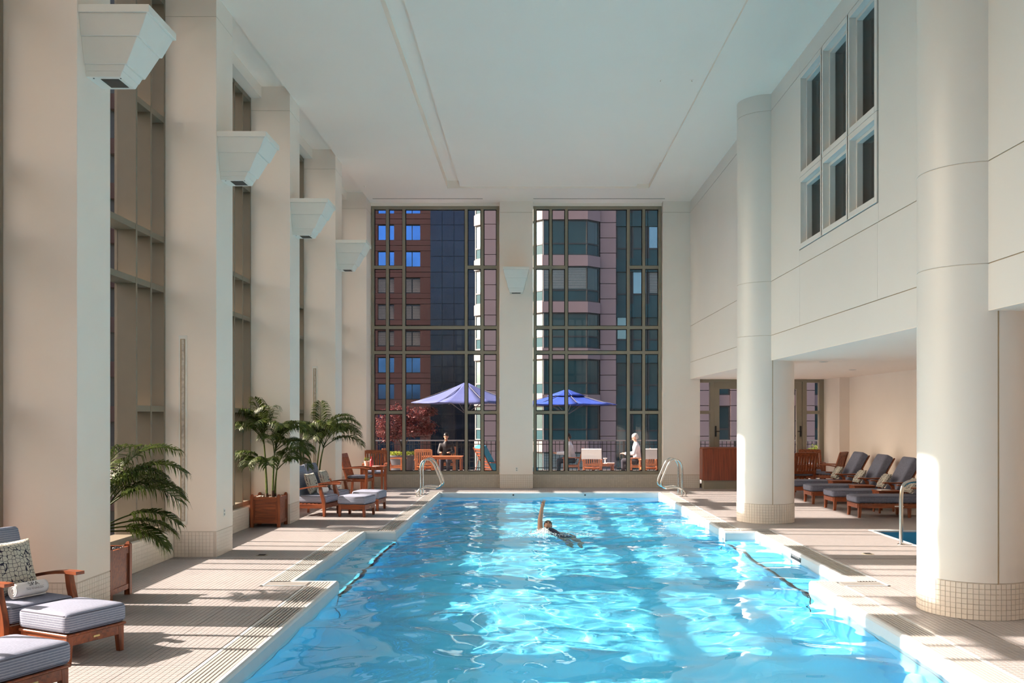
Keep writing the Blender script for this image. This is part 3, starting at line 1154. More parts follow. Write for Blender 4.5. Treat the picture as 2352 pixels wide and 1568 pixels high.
SN = {0: 'stepped white wall light on the nearest window pillar', 1: 'stepped white wall light on the second window pillar',
      2: 'stepped white wall light on the third window pillar', 3: 'stepped white wall light on the fourth window pillar'}
for k in range(4):
    make_sconce(SN[k], (COLX1, PY0 + k * PITCH + PD / 2, 5.385), 0)
make_sconce('stepped white wall light on the pier between the end windows', (-0.34, FY, 5.385), R(-90))

for k, nm in ((1, 'second'), (3, 'fourth')):
    y = PY0 + k * PITCH
    t = thing('wall_slot', 'tall narrow recessed slot in the face of the %s window pillar' % nm, 'wall slot', (-4.895, y, 0.46), 0, 'tall wall slots')
    B(-.058, .058, -.006, .004, 0, 2.68).build('surround', 'plate_white', t, bevel=0.002)
    B(-.034, .034, -.009, -.005, .05, 2.63).build('slot', 'joint', t)
    B(-.016, .024, -.012, -.008, .06, 2.62).build('blade', 'slot_grey', t)


def outlet(label, loc, rz):
    t = thing('power_outlet', label, 'outlet', loc, rz, 'wall outlets')
    B(-.035, .035, -.006, 0.002, -.057, .057).build('plate', 'plate_white', t, bevel=0.002)
    for z in (-.025, .025):
        B(-.016, .016, -.009, -.005, z - .014, z + .014).build('socket', 'grate', t)


outlet('small white outlet low on the pier between the end windows', (-0.33, FY, 0.52), 0)
outlet('small white outlet low on the second window pillar', (COLX1, 13.46, 0.60), R(90))
for nm, x, y in (('deck beside the second window pillar', -3.83, 13.32), ('deck beside the plunge pool', 4.92, 13.45)):
    t = thing('floor_drain', 'round bronze floor drain in the ' + nm, 'floor drain', (x, y, 0.0), 0, 'floor drains')
    MB().lathe([(0.085, 0.0), (0.085, 0.004), (0.07, 0.006)], 24).build('rim', 'bronze', t)
    for i in range(5):
        B(-.05, .05, -.05 + i * .024, -.04 + i * .024, .005, .008).build('slot', 'dark_gasket', t)

# ---------------------------------------------------------------- pool rails


def arc(c, r, a0, a1, n=8):
    return [(c[0] + r * math.cos(R(a0 + (a1 - a0) * i / n)), c[1] + r * math.sin(R(a0 + (a1 - a0) * i / n))) for i in range(n + 1)]


def smooth_path(pts, it=3):
    P = [Vector(p) for p in pts]
    for _ in range(it):
        Q = [P[0]]
        for a, b in zip(P[:-1], P[1:]):
            Q += [a * .75 + b * .25, a * .25 + b * .75]
        Q.append(P[-1])
        P = Q
    return P


def grab_rail(label, loc, mirror):
    t = thing('pool_grab_rail', label, 'grab rail', loc, 0, 'looped steel pool grab rails')
    s = -1 if mirror else 1
    path = [(.03, 0, 0), (.03, 0, .55), (.03, 0, .76), (.10, 0, .90), (.25, 0, .935), (.36, 0, .84), (.46, 0, .60), (.55, 0, .40),
            (.56, 0, .27), (.44, 0, .20), (.22, 0, .235), (.06, 0, .22), (-.055, 0, .10), (-.06, 0, 0)]
    pts = smooth_path([(s * x, y, z) for x, y, z in path])
    MB().tube(pts, 0.0245, 14).build('tube', 'steel', t, smooth='auto')
    for x in (.03, -.06):
        MB().lathe([(0.05, 0), (0.05, .006), (.03, .014)], 18, (s * x, 0, 0)).build('flange', 'steel', t, smooth='auto')


grab_rail('nearer looped steel rail at the far left pool corner', (-2.72, 23.0, 0), False)
grab_rail('further looped steel rail at the far left pool corner', (-2.72, 23.58, 0), False)
grab_rail('nearer looped steel rail at the far right pool corner', (3.84, 23.0, 0), True)
grab_rail('further looped steel rail at the far right pool corner', (3.84, 23.58, 0), True)
t = thing('plunge_pool_rail', 'arched steel rail standing at the plunge pool edge', 'grab rail', (5.80, 14.44, 0))
MB().tube(smooth_path([(0, 0, 0), (0, 0, .45), (0, 0, .82), (.04, 0, .95), (.22, 0, 1.0), (.50, 0, .95), (.56, 0, .80), (.56, 0, .3), (.56, 0, -.20)]), 0.03, 16).build('tube', 'steel', t, smooth='auto')
MB().lathe([(0.062, 0), (0.062, .008), (.038, .016)], 20).build('flange', 'steel', t, smooth='auto')

# ---------------------------------------------------------------- desk
t = thing('reception_desk', 'long red-brown wooden desk before the glass doors', 'desk', (5.6, 25.55, 0))
B(-.85, .80, -.22, .22, 0.24, 1.10).build('front_panel', 'veneer', t)
B(-.835, .83, -.25, .25, 1.10, 1.145).build('top', 'teak', t, bevel=0.006)
B(-.80, .76, -.17, .18, 0.0, 0.24).build('plinth', 'bronze', t)

# ================================================================== furniture
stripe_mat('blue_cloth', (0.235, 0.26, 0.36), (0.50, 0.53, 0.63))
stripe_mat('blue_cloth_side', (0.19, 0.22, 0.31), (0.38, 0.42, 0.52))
base_mat('chaise_cloth', (0.16, 0.175, 0.24), rough=0.9, vary=0.12, scale=30, bump=0.3, bump_scale=300, spec=0.2)
base_mat('piping', (0.10, 0.105, 0.15), rough=0.8)
voronoi_mat('cell_print', (0.035, 0.035, 0.06), (0.56, 0.54, 0.47), scale=27, width=0.045)
voronoi_mat('cell_print_small', (0.035, 0.035, 0.06), (0.56, 0.54, 0.47), scale=36, width=0.07)
base_mat('towel', (0.80, 0.79, 0.80), rough=0.95, vary=0.03, scale=30, bump=0.5, bump_scale=260, spec=0.1)
base_mat('ink', (0.10, 0.10, 0.115), rough=0.8)
base_mat('brass', (0.55, 0.42, 0.2), rough=0.35, metal=0.9)


def taper_leg(parent, x, y, z1, w=0.062, sx=0.0, sy=0.0, w0=0.045, mat='teak_upright'):
    a, b = w / 2, w0 / 2
    MB().hexa([(x + sx - b, y + sy - b, 0), (x + sx + b, y + sy - b, 0), (x + sx + b, y + sy + b, 0), (x + sx - b, y + sy + b, 0)],
              [(x - a, y - a, z1), (x + a, y - a, z1), (x + a, y + a, z1), (x - a, y + a, z1)]).build('leg', mat, parent, bevel=0.004)


def seam(parent, x0, x1, y0, y1, z, r=.006, name='piping', mat='piping'):
    c = .035
    pts = [(x0 + c, y0, z), (x1 - c, y0, z), (x1, y0 + c, z), (x1, y1 - c, z), (x1 - c, y1, z), (x0 + c, y1, z), (x0, y1 - c, z), (x0, y0 + c, z), (x0 + c, y0, z)]
    MB().tube(pts, r, 6).build(name, mat, parent)


def make_ottoman():
    t = thing('ottoman', 'x', 'ottoman', group='striped cushion ottomans')
    for sx in (-1, 1):
        for sy in (-1, 1):
            taper_leg(t, sx * .25, sy * .245, .225, sx=sx * .008, sy=sy * .008)
    for s in (-1, 1):
        B(-.25, .25, s * .26 - .014, s * .26 + .014, .145, .225).build('rail', 'teak', t, bevel=0.003)
        B(s * .265 - .014, s * .265 + .014, -.25, .25, .145, .225).build('rail', 'teak', t, bevel=0.003)
    B(-.295, .295, -.29, .29, .225, .245).build('deck', 'teak', t, bevel=0.006)
    c = MB().cushion((0, 0, .33), (.60, .59, .165), e=.045, n=12, puff=.014).build('cushion', 'blue_cloth', t, smooth=True)
    for z in (.268, .392):
        seam(c, -.293, .293, -.288, .288, z, .0045)
    B(.281, .285, -.03, .03, .175, .19).build('badge', 'brass', t)
    return t


def make_lounge_chair():
    """low armchair, front towards +x"""
    t = thing('lounge_chair', 'x', 'chair', group='low wooden lounge chairs')
    for sy in (-1, 1):
        # front leg sweeping up into the arm post
        MB().prism([(.30, 0), (.345, 0), (.355, .24), (.33, .36), (.285, .50), (.265, .585), (.205, .585), (.225, .47), (.265, .34), (.285, .24)],
                   'y', sy * .335 - .026, sy * .335 + .026).build('front_leg', 'teak_upright', t, bevel=0.004)
        taper_leg(t, -.30, sy * .33, .24, sx=-.03)
        B(-.36, .33, sy * .335 - .014, sy * .335 + .014, .16, .245).build('side_rail', 'teak', t, bevel=0.003)
        # arm, bowed, rising towards the front
        n = 8
        m = MB()
        for i in range(n):
            def pr(u):
                x = -.36 + .74 * u
                z = .505 + .10 * math.sin(u * 1.75)
                w = .028 + .016 * u
                return x, z, w
            x0, z0, w0 = pr(i / n)
            x1, z1, w1 = pr((i + 1) / n)
            y = sy * .335
            m.hexa([(x0, y - w0, z0 - .014), (x1, y - w1, z1 - .014), (x1, y + w1, z1 - .014), (x0, y + w0, z0 - .014)],
                   [(x0, y - w0, z0 + .014), (x1, y - w1, z1 + .014), (x1, y + w1, z1 + .014), (x0, y + w0, z0 + .014)])
        m.build('arm', 'teak', t)
    B(.305, .335, -.32, .32, .16, .245).build('front_rail', 'teak', t, bevel=0.003)
    B(-.34, -.31, -.32, .32, .16, .245).build('rear_rail', 'teak', t, bevel=0.003)
    for i in range(7):
        B(-.30 + i * .085, -.24 + i * .085, -.32, .32, .243, .258).build('seat_slat', 'teak', t)
    s = MB().cushion((.015, 0, .335), (.66, .62, .15), e=.045, n=12, puff=.012).build('seat_cushion', 'blue_cloth', t, smooth=True)
    for z in (.278, .392):
        seam(s, -.308, .338, -.303, .303, z, .0045)
    Mb = Matrix.Translation((-.29, 0, .34)) @ Matrix.Rotation(R(-17), 4, 'Y')
    bf = link('back_frame', None, t)
    for sy in (-1, 1):
        MB().box(-.085, -.05, sy * .31 - .02, sy * .31 + .02, -.10, .66, Mb).build('post', 'teak_upright', bf, bevel=0.003)
    for i in range(6):
        MB().box(-.08, -.062, -.29, .29, .0 + i * .115, .06 + i * .115, Mb).build('slat', 'teak', bf)
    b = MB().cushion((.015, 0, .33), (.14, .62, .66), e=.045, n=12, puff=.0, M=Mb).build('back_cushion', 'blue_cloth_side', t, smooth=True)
    return t


def make_pillow(name, label, size, mat, loc, rot, group):
    """square scatter pillow, plump in the middle, drawn in at the edges"""
    n = 14
    vs = []
    fs = []
    for side in (1, -1):
        o = len(vs)
        for i in range(n + 1):
            for j in range(n + 1):
                u, v = 2 * i / n - 1, 2 * j / n - 1
                d = (max(0, 1 - u ** 4) * max(0, 1 - v ** 4)) ** .6
                pin = 1 - .07 * (abs(u) * abs(v)) ** 0 * (1 - abs(u) ** 2 if abs(v) > abs(u) else 1 - abs(v) ** 2)
                vs.append((side * size[0] / 2 * d + .004 * math.sin(7 * u + 3 * v) * d, u * size[1] / 2 * pin, v * size[2] / 2 * pin))
        for i in range(n):
            for j in range(n):
                a = o + i * (n + 1) + j
                q = (a, a + n + 1, a + n + 2, a + 1)
                fs.append(q if side > 0 else q[::-1])
    o = MB().add(vs, fs).build(name, mat, None, smooth=True)
    bm = bmesh.new()
    bm.from_mesh(o.data)
    bmesh.ops.remove_doubles(bm, verts=bm.verts[:], dist=.0008)
    bm.to_mesh(o.data)
    bm.free()
    o.location = loc
    o.rotation_euler = rot
    return tag(o, label, 'pillow', group)


def text_on_roll(parent, body, size, r, x_mid, a_mid, z0=0.0, name='print'):
    """lettering wrapped on a roll whose axis is local y"""
    cu = bpy.data.curves.new(name, 'FONT')
    cu.body = body
    cu.size = size
    cu.align_x = 'CENTER'
    cu.align_y = 'CENTER'
    cu.extrude = 0.0
    cu.resolution_u = 3
    ob = bpy.data.objects.new(name, cu)
    COL.objects.link(ob)
    dg = bpy.context.evaluated_depsgraph_get()
    me = bpy.data.meshes.new_from_object(ob.evaluated_get(dg))
    bpy.data.objects.remove(ob)
    for v in me.vertices:
        x, y = v.co.x, v.co.y
        a = a_mid + y / r
        v.co = (r * math.cos(a), x_mid + x, r * math.sin(a))
    me.materials.clear()
    me.materials.append(MATS['ink'])
    return link(name, me, parent)


def make_towel(label, loc, rz, lettered):
    t = thing('rolled_towel', label, 'towel', loc, rz, 'rolled white towels')
    r = .058
    m = MB()
    n = 40
    L = .30
    # spiral roll seen at the ends
    prof = []
    for i in range(n * 2 + 1):
        a = 2 * math.pi * 2.9 * i / (n * 2)
        rr = .010 + (r - .010) * i / (n * 2)
        prof.append((rr * math.cos(a - .6), rr * math.sin(a - .6)))
    vs = []
    fs = []
    for j, y in enumerate((-L / 2, -L / 2 + .02, 0, L / 2 - .02, L / 2)):
        k = (.97, 1, 1.01, 1, .97)[j]
        vs += [(p[0] * k, y, p[1] * k) for p in prof]
    N = len(prof)
    for j in range(4):
        for i in range(N - 1):
            fs.append((j * N + i, j * N + i + 1, (j + 1) * N + i + 1, (j + 1) * N + i))
    o = MB().add(vs, fs).build('roll', 'towel', t, smooth=True)
    md = o.modifiers.new('thick', 'SOLIDIFY')
    md.thickness = .012
    MB().lathe([(.001, -L / 2 + .004), (r * .93, -L / 2 + .008), (r * .99, 0), (r * .93, L / 2 - .008), (.001, L / 2 - .004)], 24,
               M=Matrix.Rotation(R(90), 4, 'X')).build('core', 'towel', t, smooth=True)
    if lettered:
        text_on_roll(t, 'SPA', .062, r + .009, .012, R(46), name='spa_lettering')
        text_on_roll(t, 'THE PENINSULA', .0225, r + .009, .012, R(7), name='name_lettering')
        ln = MB()
        for i in range(12):
            y0, y1 = .012 - .085 + i * .17 / 12, .012 - .085 + (i + 1) * .17 / 12
            rr = r + .009
            a0, a1 = R(19.0), R(20.2)
            ln.add([(rr * math.cos(a0), y0, rr * math.sin(a0)), (rr * math.cos(a0), y1, rr * math.sin(a0)),
                    (rr * math.cos(a1), y1, rr * math.sin(a1)), (rr * math.cos(a1), y0, rr * math.sin(a1))], [(0, 1, 2, 3)])
        ln.build('ruled_line', 'ink', t)
    return t


def place(o, label, x, y, deg):
    o['label'] = label
    o.location = (x, y, 0)
    o.rotation_euler = (0, 0, R(deg))
    return o


ott = make_ottoman()
chair = make_lounge_chair()
ANG = -26
place(ott, 'striped blue-grey ottoman before the lounge chair with the lettered towel', -3.83, 7.80, ANG)
place(chair, 'low wooden lounge chair with patterned pillow beside the nearest pillar', -4.48, 8.12, ANG)


def on_chair(cx, cy, deg, lx, ly, lz):
    a = R(deg)
    return (cx + lx * math.cos(a) - ly * math.sin(a), cy + lx * math.sin(a) + ly * math.cos(a), lz)


make_pillow('scatter_pillow', 'square cell-patterned pillow on the chair with the lettered towel', (.15, .50, .50), 'cell_print',
            on_chair(-4.48, 8.12, ANG, -.11, .0, .655), (0, R(-19), R(ANG)), 'cell-patterned pillows')
make_towel('rolled white towel lettered SPA on the foreground lounge chair', on_chair(-4.48, 8.12, ANG, .13, .02, .497), R(ANG), True)
place(copy_tree(ott), 'striped blue-grey ottoman cut by the bottom left corner', -3.62, 6.42, -24)

# pair of lounge chairs further along the windows
CA = (-4.30, 18.80, -12)
CB = (-4.28, 19.92, -8)
place(copy_tree(chair), 'lounge chair of the pair standing nearer the third pillar', *CA)
place(copy_tree(chair), 'lounge chair of the pair standing further from the third pillar', *CB)
place(copy_tree(ott), 'ottoman of the pair standing nearer the third pillar', -3.45, 18.63, -12)
place(copy_tree(ott), 'ottoman of the pair standing nearer the wooden dining armchairs', -3.40, 19.82, -8)
for (c, nm) in ((CA, 'nearer the third pillar'), (CB, 'further from the third pillar')):
    make_pillow('scatter_pillow', 'small-patterned pillow on the lounge chair of the pair ' + nm, (.14, .44, .44), 'cell_print_small',
                on_chair(c[0], c[1], c[2], -.11, .02, .63), (0, R(-19), R(c[2])), 'cell-patterned pillows')
    make_towel('rolled white towel on the lounge chair of the pair ' + nm, on_chair(c[0], c[1], c[2], .13, .03, .497), R(c[2]), False)


# ---------------------------------------------------------------- chaise longues in the gallery
def make_chaise():
    """foot at x = 0, head towards +x"""
    t = thing('chaise_longue', 'x', 'chaise longue', group='chaise longues in the side gallery')
    W = .33
    for sy in (-1, 1):
        for x, s in ((.05, -.012), (1.02, 0), (1.86, .012)):
            taper_leg(t, x, sy * (W - .03), .27, sx=s, w=.068, w0=.05)
        B(0.02, 1.92, sy * (W - .012) - .014, sy * (W - .012) + .014, .19, .275).build('side_rail', 'teak', t, bevel=0.003)
        # arm and its swept post
        MB().prism([(x_ + .2, z_) for x_, z_ in ((.98, .27), (1.04, .27), (1.09, .40), (1.07, .52), (1.00, .575), (.94, .575), (1.00, .51), (1.03, .41))],
                   'y', sy * (W + .035) - .02, sy * (W + .035) + .02).build('arm_post', 'teak', t, bevel=0.003)
        MB().prism([(x_ + .2, z_) for x_, z_ in ((.84, .575), (1.10, .570), (1.42, .585), (1.42, .607), (1.10, .597), (.84, .603))],
                   'y', sy * (W + .035) - .045, sy * (W + .035) + .045).build('arm', 'teak', t, bevel=0.004)
    B(0.0, .03, -W + .03, W - .03, .19, .275).build('foot_rail', 'teak', t, bevel=0.003)
    B(1.90, 1.93, -W + .03, W - .03, .19, .275).build('head_rail', 'teak', t, bevel=0.003)
    for i in range(15):
        B(.06 + i * .088, .12 + i * .088, -W + .02, W - .02, .268, .284).build('slat', 'teak', t)
    c = MB().cushion((.69, 0, .355), (1.42, .63, .145), e=.05, n=12, puff=.008).build('seat_cushion', 'chaise_cloth', t, smooth=True)
    for z in (.297, .413):
        seam(c, -.015, 1.395, -.309, .309, z, .0045)
    Mb = Matrix.Translation((1.40, 0, .33)) @ Matrix.Rotation(R(29), 4, 'Y')
    bf = link('back_frame', None, t)
    for sy in (-1, 1):
        MB().box(.075, .105, sy * .28 - .02, sy * .28 + .02, -.04, .86, Mb).build('post', 'teak', bf, bevel=0.003)
    for i in range(8):
        MB().box(.08, .098, -.27, .27, .03 + i * .105, .09 + i * .105, Mb).build('slat', 'teak', bf)
    b = MB().cushion((-.02, 0, .43), (.185, .63, .86), e=.05, n=12, puff=0, M=Mb).build('back_cushion', 'chaise_cloth', t, smooth=True)
    for sy in (-1, 1):
        MB().tube([tuple(Mb @ Vector((.10, sy * .23, .52))), (1.86, sy * .25, .27)], .014, 8).build('prop', 'teak', t)
    B(.72, .90, -W - .006, -W - .001, .215, .238).build('name_plate', 'plate_white', t)
    return t


ch = make_chaise()
CHS = [(6.46, 18.52, 0, 'chaise longue nearest the plunge pool rail, half behind the round column'),
       (6.44, 19.93, 0, 'second chaise longue from the plunge pool'),
       (6.42, 21.35, 0, 'third chaise longue from the plunge pool'),
       (6.40, 22.85, 0, 'fourth chaise longue from the plunge pool, next to the armchairs')]
for i, (x, y, a, lab) in enumerate(CHS):
    o = ch if i == 0 else copy_tree(ch)
    place(o, lab, x, y, a)
    make_pillow('scatter_pillow', 'cell-patterned pillow on the ' + lab.split(',')[0], (.13, .38, .36), 'cell_print_small',
                (x + 1.21, y + .03, .61), (0, R(34), R(0)), 'cell-patterned pillows')
for i, (y, lab) in enumerate(((19.22, 'low wooden side table between the first and second chaise longues'),
                              (20.64, 'low wooden side table between the second and third chaise longues'),
                              (22.10, 'low wooden side table between the third and fourth chaise longues'))):
    t = thing('side_table', lab, 'side table', (7.42, y, 0), 0, 'side tables between chaise longues')
    B(-.24, .24, -.20, .20, .44, .465).build('top', 'teak', t, bevel=0.004)
    for s in (-1, 1):
        B(-.22, .22, s * .18 - .012, s * .18 + .012, .33, .44).build('apron', 'teak', t)
        B(s * .21 - .012, s * .21 + .012, -.165, .165, .33, .44).build('apron', 'teak', t)
        for u in (-1, 1):
            taper_leg(t, s * .205, u * .165, .44, w=.045, w0=.035)
mg = B(-.11, .11, -.075, .075, 0, .012).build('magazine', 'towel')
mg.location = (7.34, 19.17, .466)
mg.rotation_euler = (0, 0, R(14))
tag(mg, 'thin white magazine on the side table between chaise longues', 'magazine')


# ---------------------------------------------------------------- wooden armchairs and tables
def make_armchair(wood='teak', wood_u='teak_upright', cushion=True):
    """upright slatted armchair, front towards +x"""
    t = thing('armchair', 'x', 'armchair', group='slatted wooden armchairs')
    for sy in (-1, 1):
        taper_leg(t, .23, sy * .26, .64, w=.055, w0=.045, mat=wood_u)
        MB().hexa([(-.29, sy * .25 - .024, 0), (-.245, sy * .25 - .024, 0), (-.245, sy * .25 + .024, 0), (-.29, sy * .25 + .024, 0)],
                  [(-.25, sy * .25 - .026, .44), (-.20, sy * .25 - .026, .44), (-.20, sy * .25 + .026, .44), (-.25, sy * .25 + .026, .44)]).build('leg', wood_u, t, bevel=0.003)
        MB().hexa([(-.25, sy * .25 - .026, .44), (-.20, sy * .25 - .026, .44), (-.20, sy * .25 + .026, .44), (-.25, sy * .25 + .026, .44)],
                  [(-.40, sy * .25 - .022, .97), (-.365, sy * .25 - .022, .97), (-.365, sy * .25 + .022, .97), (-.40, sy * .25 + .022, .97)]).build('back_post', wood_u, t, bevel=0.003)
        MB().prism([(-.31, .63), (-.10, .655), (.12, .655), (.30, .635), (.30, .66), (.12, .682), (-.10, .682), (-.31, .66)], 'y',
                   sy * .265 - .032, sy * .265 + .032).build('arm', wood, t, bevel=0.004)
        B(-.22, .21, sy * .25 - .012, sy * .25 + .012, .36, .42).build('side_rail', wood, t)
    B(.215, .24, -.24, .24, .36, .42).build('front_rail', wood, t)
    for i in range(6):
        B(-.20 + i * .072, -.145 + i * .072, -.25, .25, .42, .436).build('seat_slat', wood, t)
    Mb = Matrix.Translation((-.225, 0, .44)) @ Matrix.Rotation(R(-15.8), 4, 'Y')
    MB().box(-.014, .014, -.225, .225, .05, .12, Mb).build('lower_rail', wood, t)
    MB().box(-.016, .016, -.235, .235, .47, .56, Mb).build('top_rail', wood, t, bevel=0.004)
    for i in range(7):
        y = -.195 + i * .065
        MB().box(-.008, .008, y - .019, y + .019, .12, .47, Mb).build('back_slat', wood_u, t)
    if cushion:
        MB().cushion((.01, 0, .463), (.45, .47, .06), e=.025, n=8, puff=.006).build('seat_cushion', 'chaise_cloth', t, smooth=True)
    return t


ac = make_armchair()
place(ac, 'slatted wooden armchair in side view beside the small table with the red bottle', -4.16, 22.85, -6)
place(copy_tree(ac), 'slatted wooden armchair behind the small table with the red bottle', -4.10, 24.75, -84)
place(copy_tree(ac), 'slatted armchair seen from behind, peeping past the far round column', 6.95, 23.75, 95)
place(copy_tree(ac), 'slatted armchair by the glass doors, facing the pool side', 7.72, 25.25, -98)
place(copy_tree(ac), 'slatted armchair leaning back beside the gallery wall', 7.80, 24.15, 142)

for o_ in [o for o in COL.objects if o.name.startswith('armchair')]:
    o_.scale = (1.1, 1.1, 1.1)


def make_table(name, label, x, y, w=.62, d=.62, h=.72, wood='teak', group='small wooden tables'):
    t = thing(name, label, 'table', (x, y, 0), 0, group)
    n = max(5, int(d / .09))
    for i in range(n):
        B(-w / 2, w / 2, -d / 2 + i * d / n + .003, -d / 2 + (i + 1) * d / n - .003, h - .022, h).build('board', wood, t)
    for sx in (-1, 1):
        for sy in (-1, 1):
            taper_leg(t, sx * (w / 2 - .05), sy * (d / 2 - .05), h - .022, w=.055, w0=.045)
        B(sx * (w / 2 - .05) - .011, sx * (w / 2 - .05) + .011, -d / 2 + .07, d / 2 - .07, h - .09, h - .022).build('apron', wood, t)
        B(-w / 2 + .07, w / 2 - .07, sx * (d / 2 - .05) - .011, sx * (d / 2 - .05) + .011, h - .09, h - .022).build('apron', wood, t)
    return t


make_table('dining_table', 'small wooden table with the red bottle by the corner pillar', -3.98, 23.78)
make_table('dining_table', 'small wooden table among the gallery armchairs', 7.22, 24.55, .55, .55)
base_mat('red_glass', (0.45, 0.05, 0.06), rough=0.2)
base_mat('pot_pale', (0.62, 0.56, 0.48), rough=0.7)
t = thing('bottle', 'red bottle standing on the small wooden table', 'bottle', (-4.00, 23.62, .72))
MB().lathe([(.045, 0), (.048, .02), (.048, .14), (.034, .175), (.014, .195), (.014, .225)], 18).build('body', 'red_glass', t, smooth='auto')
MB().lathe([(.017, .225), (.017, .25)], 12).build('cap', 'red_glass', t)
tr = MB().lathe([(.09, 0), (.095, .008), (.09, .010)], 20).build('dish', 'towel')
tr.location = (-3.88, 23.58, .72)
tag(tr, 'small white dish beside the red bottle', 'dish')

# ================================================================== plants
def leaf_mat(name, c0, c1, rough=0.5):
    m = base_mat(name, c0, rough=rough, vary=0.3, scale=9, spec=0.3)
    nt = m.node_tree
    rp = [n for n in nt.nodes if n.type == 'VALTORGB'][0]
    rp.color_ramp.elements[0].color = list(c0) + [1]
    rp.color_ramp.elements[1].color = list(c1) + [1]
    p = nt.nodes['Principled BSDF']
    tl = _n(nt, 'ShaderNodeBsdfTranslucent')
    nt.links.new(rp.outputs['Color'], tl.inputs['Color'])
    mx = _n(nt, 'ShaderNodeMixShader')
    mx.inputs[0].default_value = 0.3
    nt.links.new(p.outputs[0], mx.inputs[1])
    nt.links.new(tl.outputs[0], mx.inputs[2])
    out = [n for n in nt.nodes if n.type == 'OUTPUT_MATERIAL'][0]
    nt.links.new(mx.outputs[0], out.inputs['Surface'])
    return m


leaf_mat('palm_leaf', (0.020, 0.040, 0.008), (0.085, 0.115, 0.020))
leaf_mat('palm_stem', (0.06, 0.10, 0.02), (0.16, 0.19, 0.05))
leaf_mat('plum_leaf', (0.05, 0.012, 0.016), (0.24, 0.06, 0.055))
leaf_mat('lime_leaf', (0.20, 0.26, 0.03), (0.42, 0.46, 0.07))
leaf_mat('bush_leaf', (0.05, 0.10, 0.02), (0.30, 0.34, 0.05))
base_mat('bark', (0.06, 0.035, 0.022), rough=0.9, bump=0.6, bump_scale=40, vary=0.3)
base_mat('soil', (0.03, 0.02, 0.015), rough=1.0)
base_mat('pebble_dark', (0.03, 0.03, 0.035), rough=0.35, vary=0.4, scale=20)
base_mat('pebble_pale', (0.34, 0.31, 0.28), rough=0.5, vary=0.35, scale=12)


def make_planter():
    t = thing('planter_box', 'x', 'planter', group='square wooden planter boxes')
    W, H = .27, .58
    for sx in (-1, 1):
        for sy in (-1, 1):
            x, y = sx * (W - .03), sy * (W - .03)
            m = MB().box(x - .03, x + .03, y - .03, y + .03, 0, H - .015)
            m.hexa([(x - .026, y - .026, H - .015), (x + .026, y - .026, H - .015), (x + .026, y + .026, H - .015), (x - .026, y + .026, H - .015)],
                   [(x - .014, y - .014, H + .012), (x + .014, y - .014, H + .012), (x + .014, y + .014, H + .012), (x - .014, y + .014, H + .012)])
            m.build('post', 'teak_upright', t)
    for k in range(4):
        M = Matrix.Rotation(k * math.pi / 2, 4, 'Z')
        w = W - .06
        MB().box(-w, w, -W + .018, -W + .034, .10, .50, M).build('panel', 'teak', t)
        MB().box(-w, w, -W + .008, -W + .04, .47, .545, M).build('rail', 'teak', t)
        MB().box(-w, w, -W + .008, -W + .04, .07, .125, M).build('rail', 'teak', t)
        for s in (-1, 1):
            MB().box(s * (w - .012) - .012, s * (w - .012) + .012, -W + .012, -W + .036, .125, .47, M).build('stile', 'teak_upright', t)
    B(-W + .04, W - .04, -W + .04, W - .04, .10, .515).build('soil', 'soil', t)
    return t


def add_pebbles(t, mat, seed):
    rnd = random.Random(seed)
    m = MB()
    for i in range(150):
        r = rnd.uniform(.014, .026)
        x, y = rnd.uniform(-.22, .22), rnd.uniform(-.22, .22)
        if x * x + y * y < .0225:
            continue
        m.ball((x, y, .515 + r * .5), (r * 1.2, r, r * .7), 6, 4)
    tag(m.build('pebbles', mat, t, smooth=True), kind='stuff')


def frond(m, base, az, length, rise, droop, leaf=.30, n=26, seed=0, split=.25):
    """one feather leaf: arching stalk with rows of narrow leaflets; returns stalk points"""
    rnd = random.Random(seed)
    d = Vector((math.cos(az), math.sin(az), 0))
    side = Vector((-d.y, d.x, 0))
    pts = []
    p = Vector(base)
    ang = rise
    N = 18
    for i in range(N + 1):
        pts.append(p.copy())
        u = i / N
        a = ang - droop * u ** 1.6
        p = p + (d * math.cos(a) + Vector((0, 0, 1)) * math.sin(a)) * (length / N)
    m.tube(pts, [.009 * (1 - .8 * i / N) + .0015 for i in range(N + 1)], 5)
    for k in range(n):
        u = split + (1 - split) * (k + .5) / n
        f = u * N
        i = min(N - 1, int(f))
        q = pts[i].lerp(pts[i + 1], f - i)
        tan = (pts[i + 1] - pts[i]).normalized()
        up = side.cross(tan).normalized()
        if up.z < 0:
            up = -up
        L = leaf * (0.55 + .45 * math.sin(math.pi * min(1, (u - split) / (1 - split) * .82 + .18))) * rnd.uniform(.88, 1.1)
        if u > .93:
            L *= .75
        for s in (-1, 1):
            out = (side * s * .78 + tan * rnd.uniform(.45, .7) + up * rnd.uniform(.12, .32)).normalized()
            wv = tan.cross(out).cross(out).normalized()
            w = .0085
            c0 = q
            c1 = q + out * L * .45
            c2 = q + out * L * .78 - Vector((0, 0, 1)) * L * .22
            c3 = q + out * L * .93 - Vector((0, 0, 1)) * L * .56
            wv = (wv + up * .25).normalized()
            m.add([c0 - wv * w * .4, c0 + wv * w * .4, c1 - wv * w, c1 + wv * w, c2 - wv * w * .8, c2 + wv * w * .8, c3],
                  [(0, 1, 3, 2), (2, 3, 5, 4), (4, 5, 6)])
    return pts


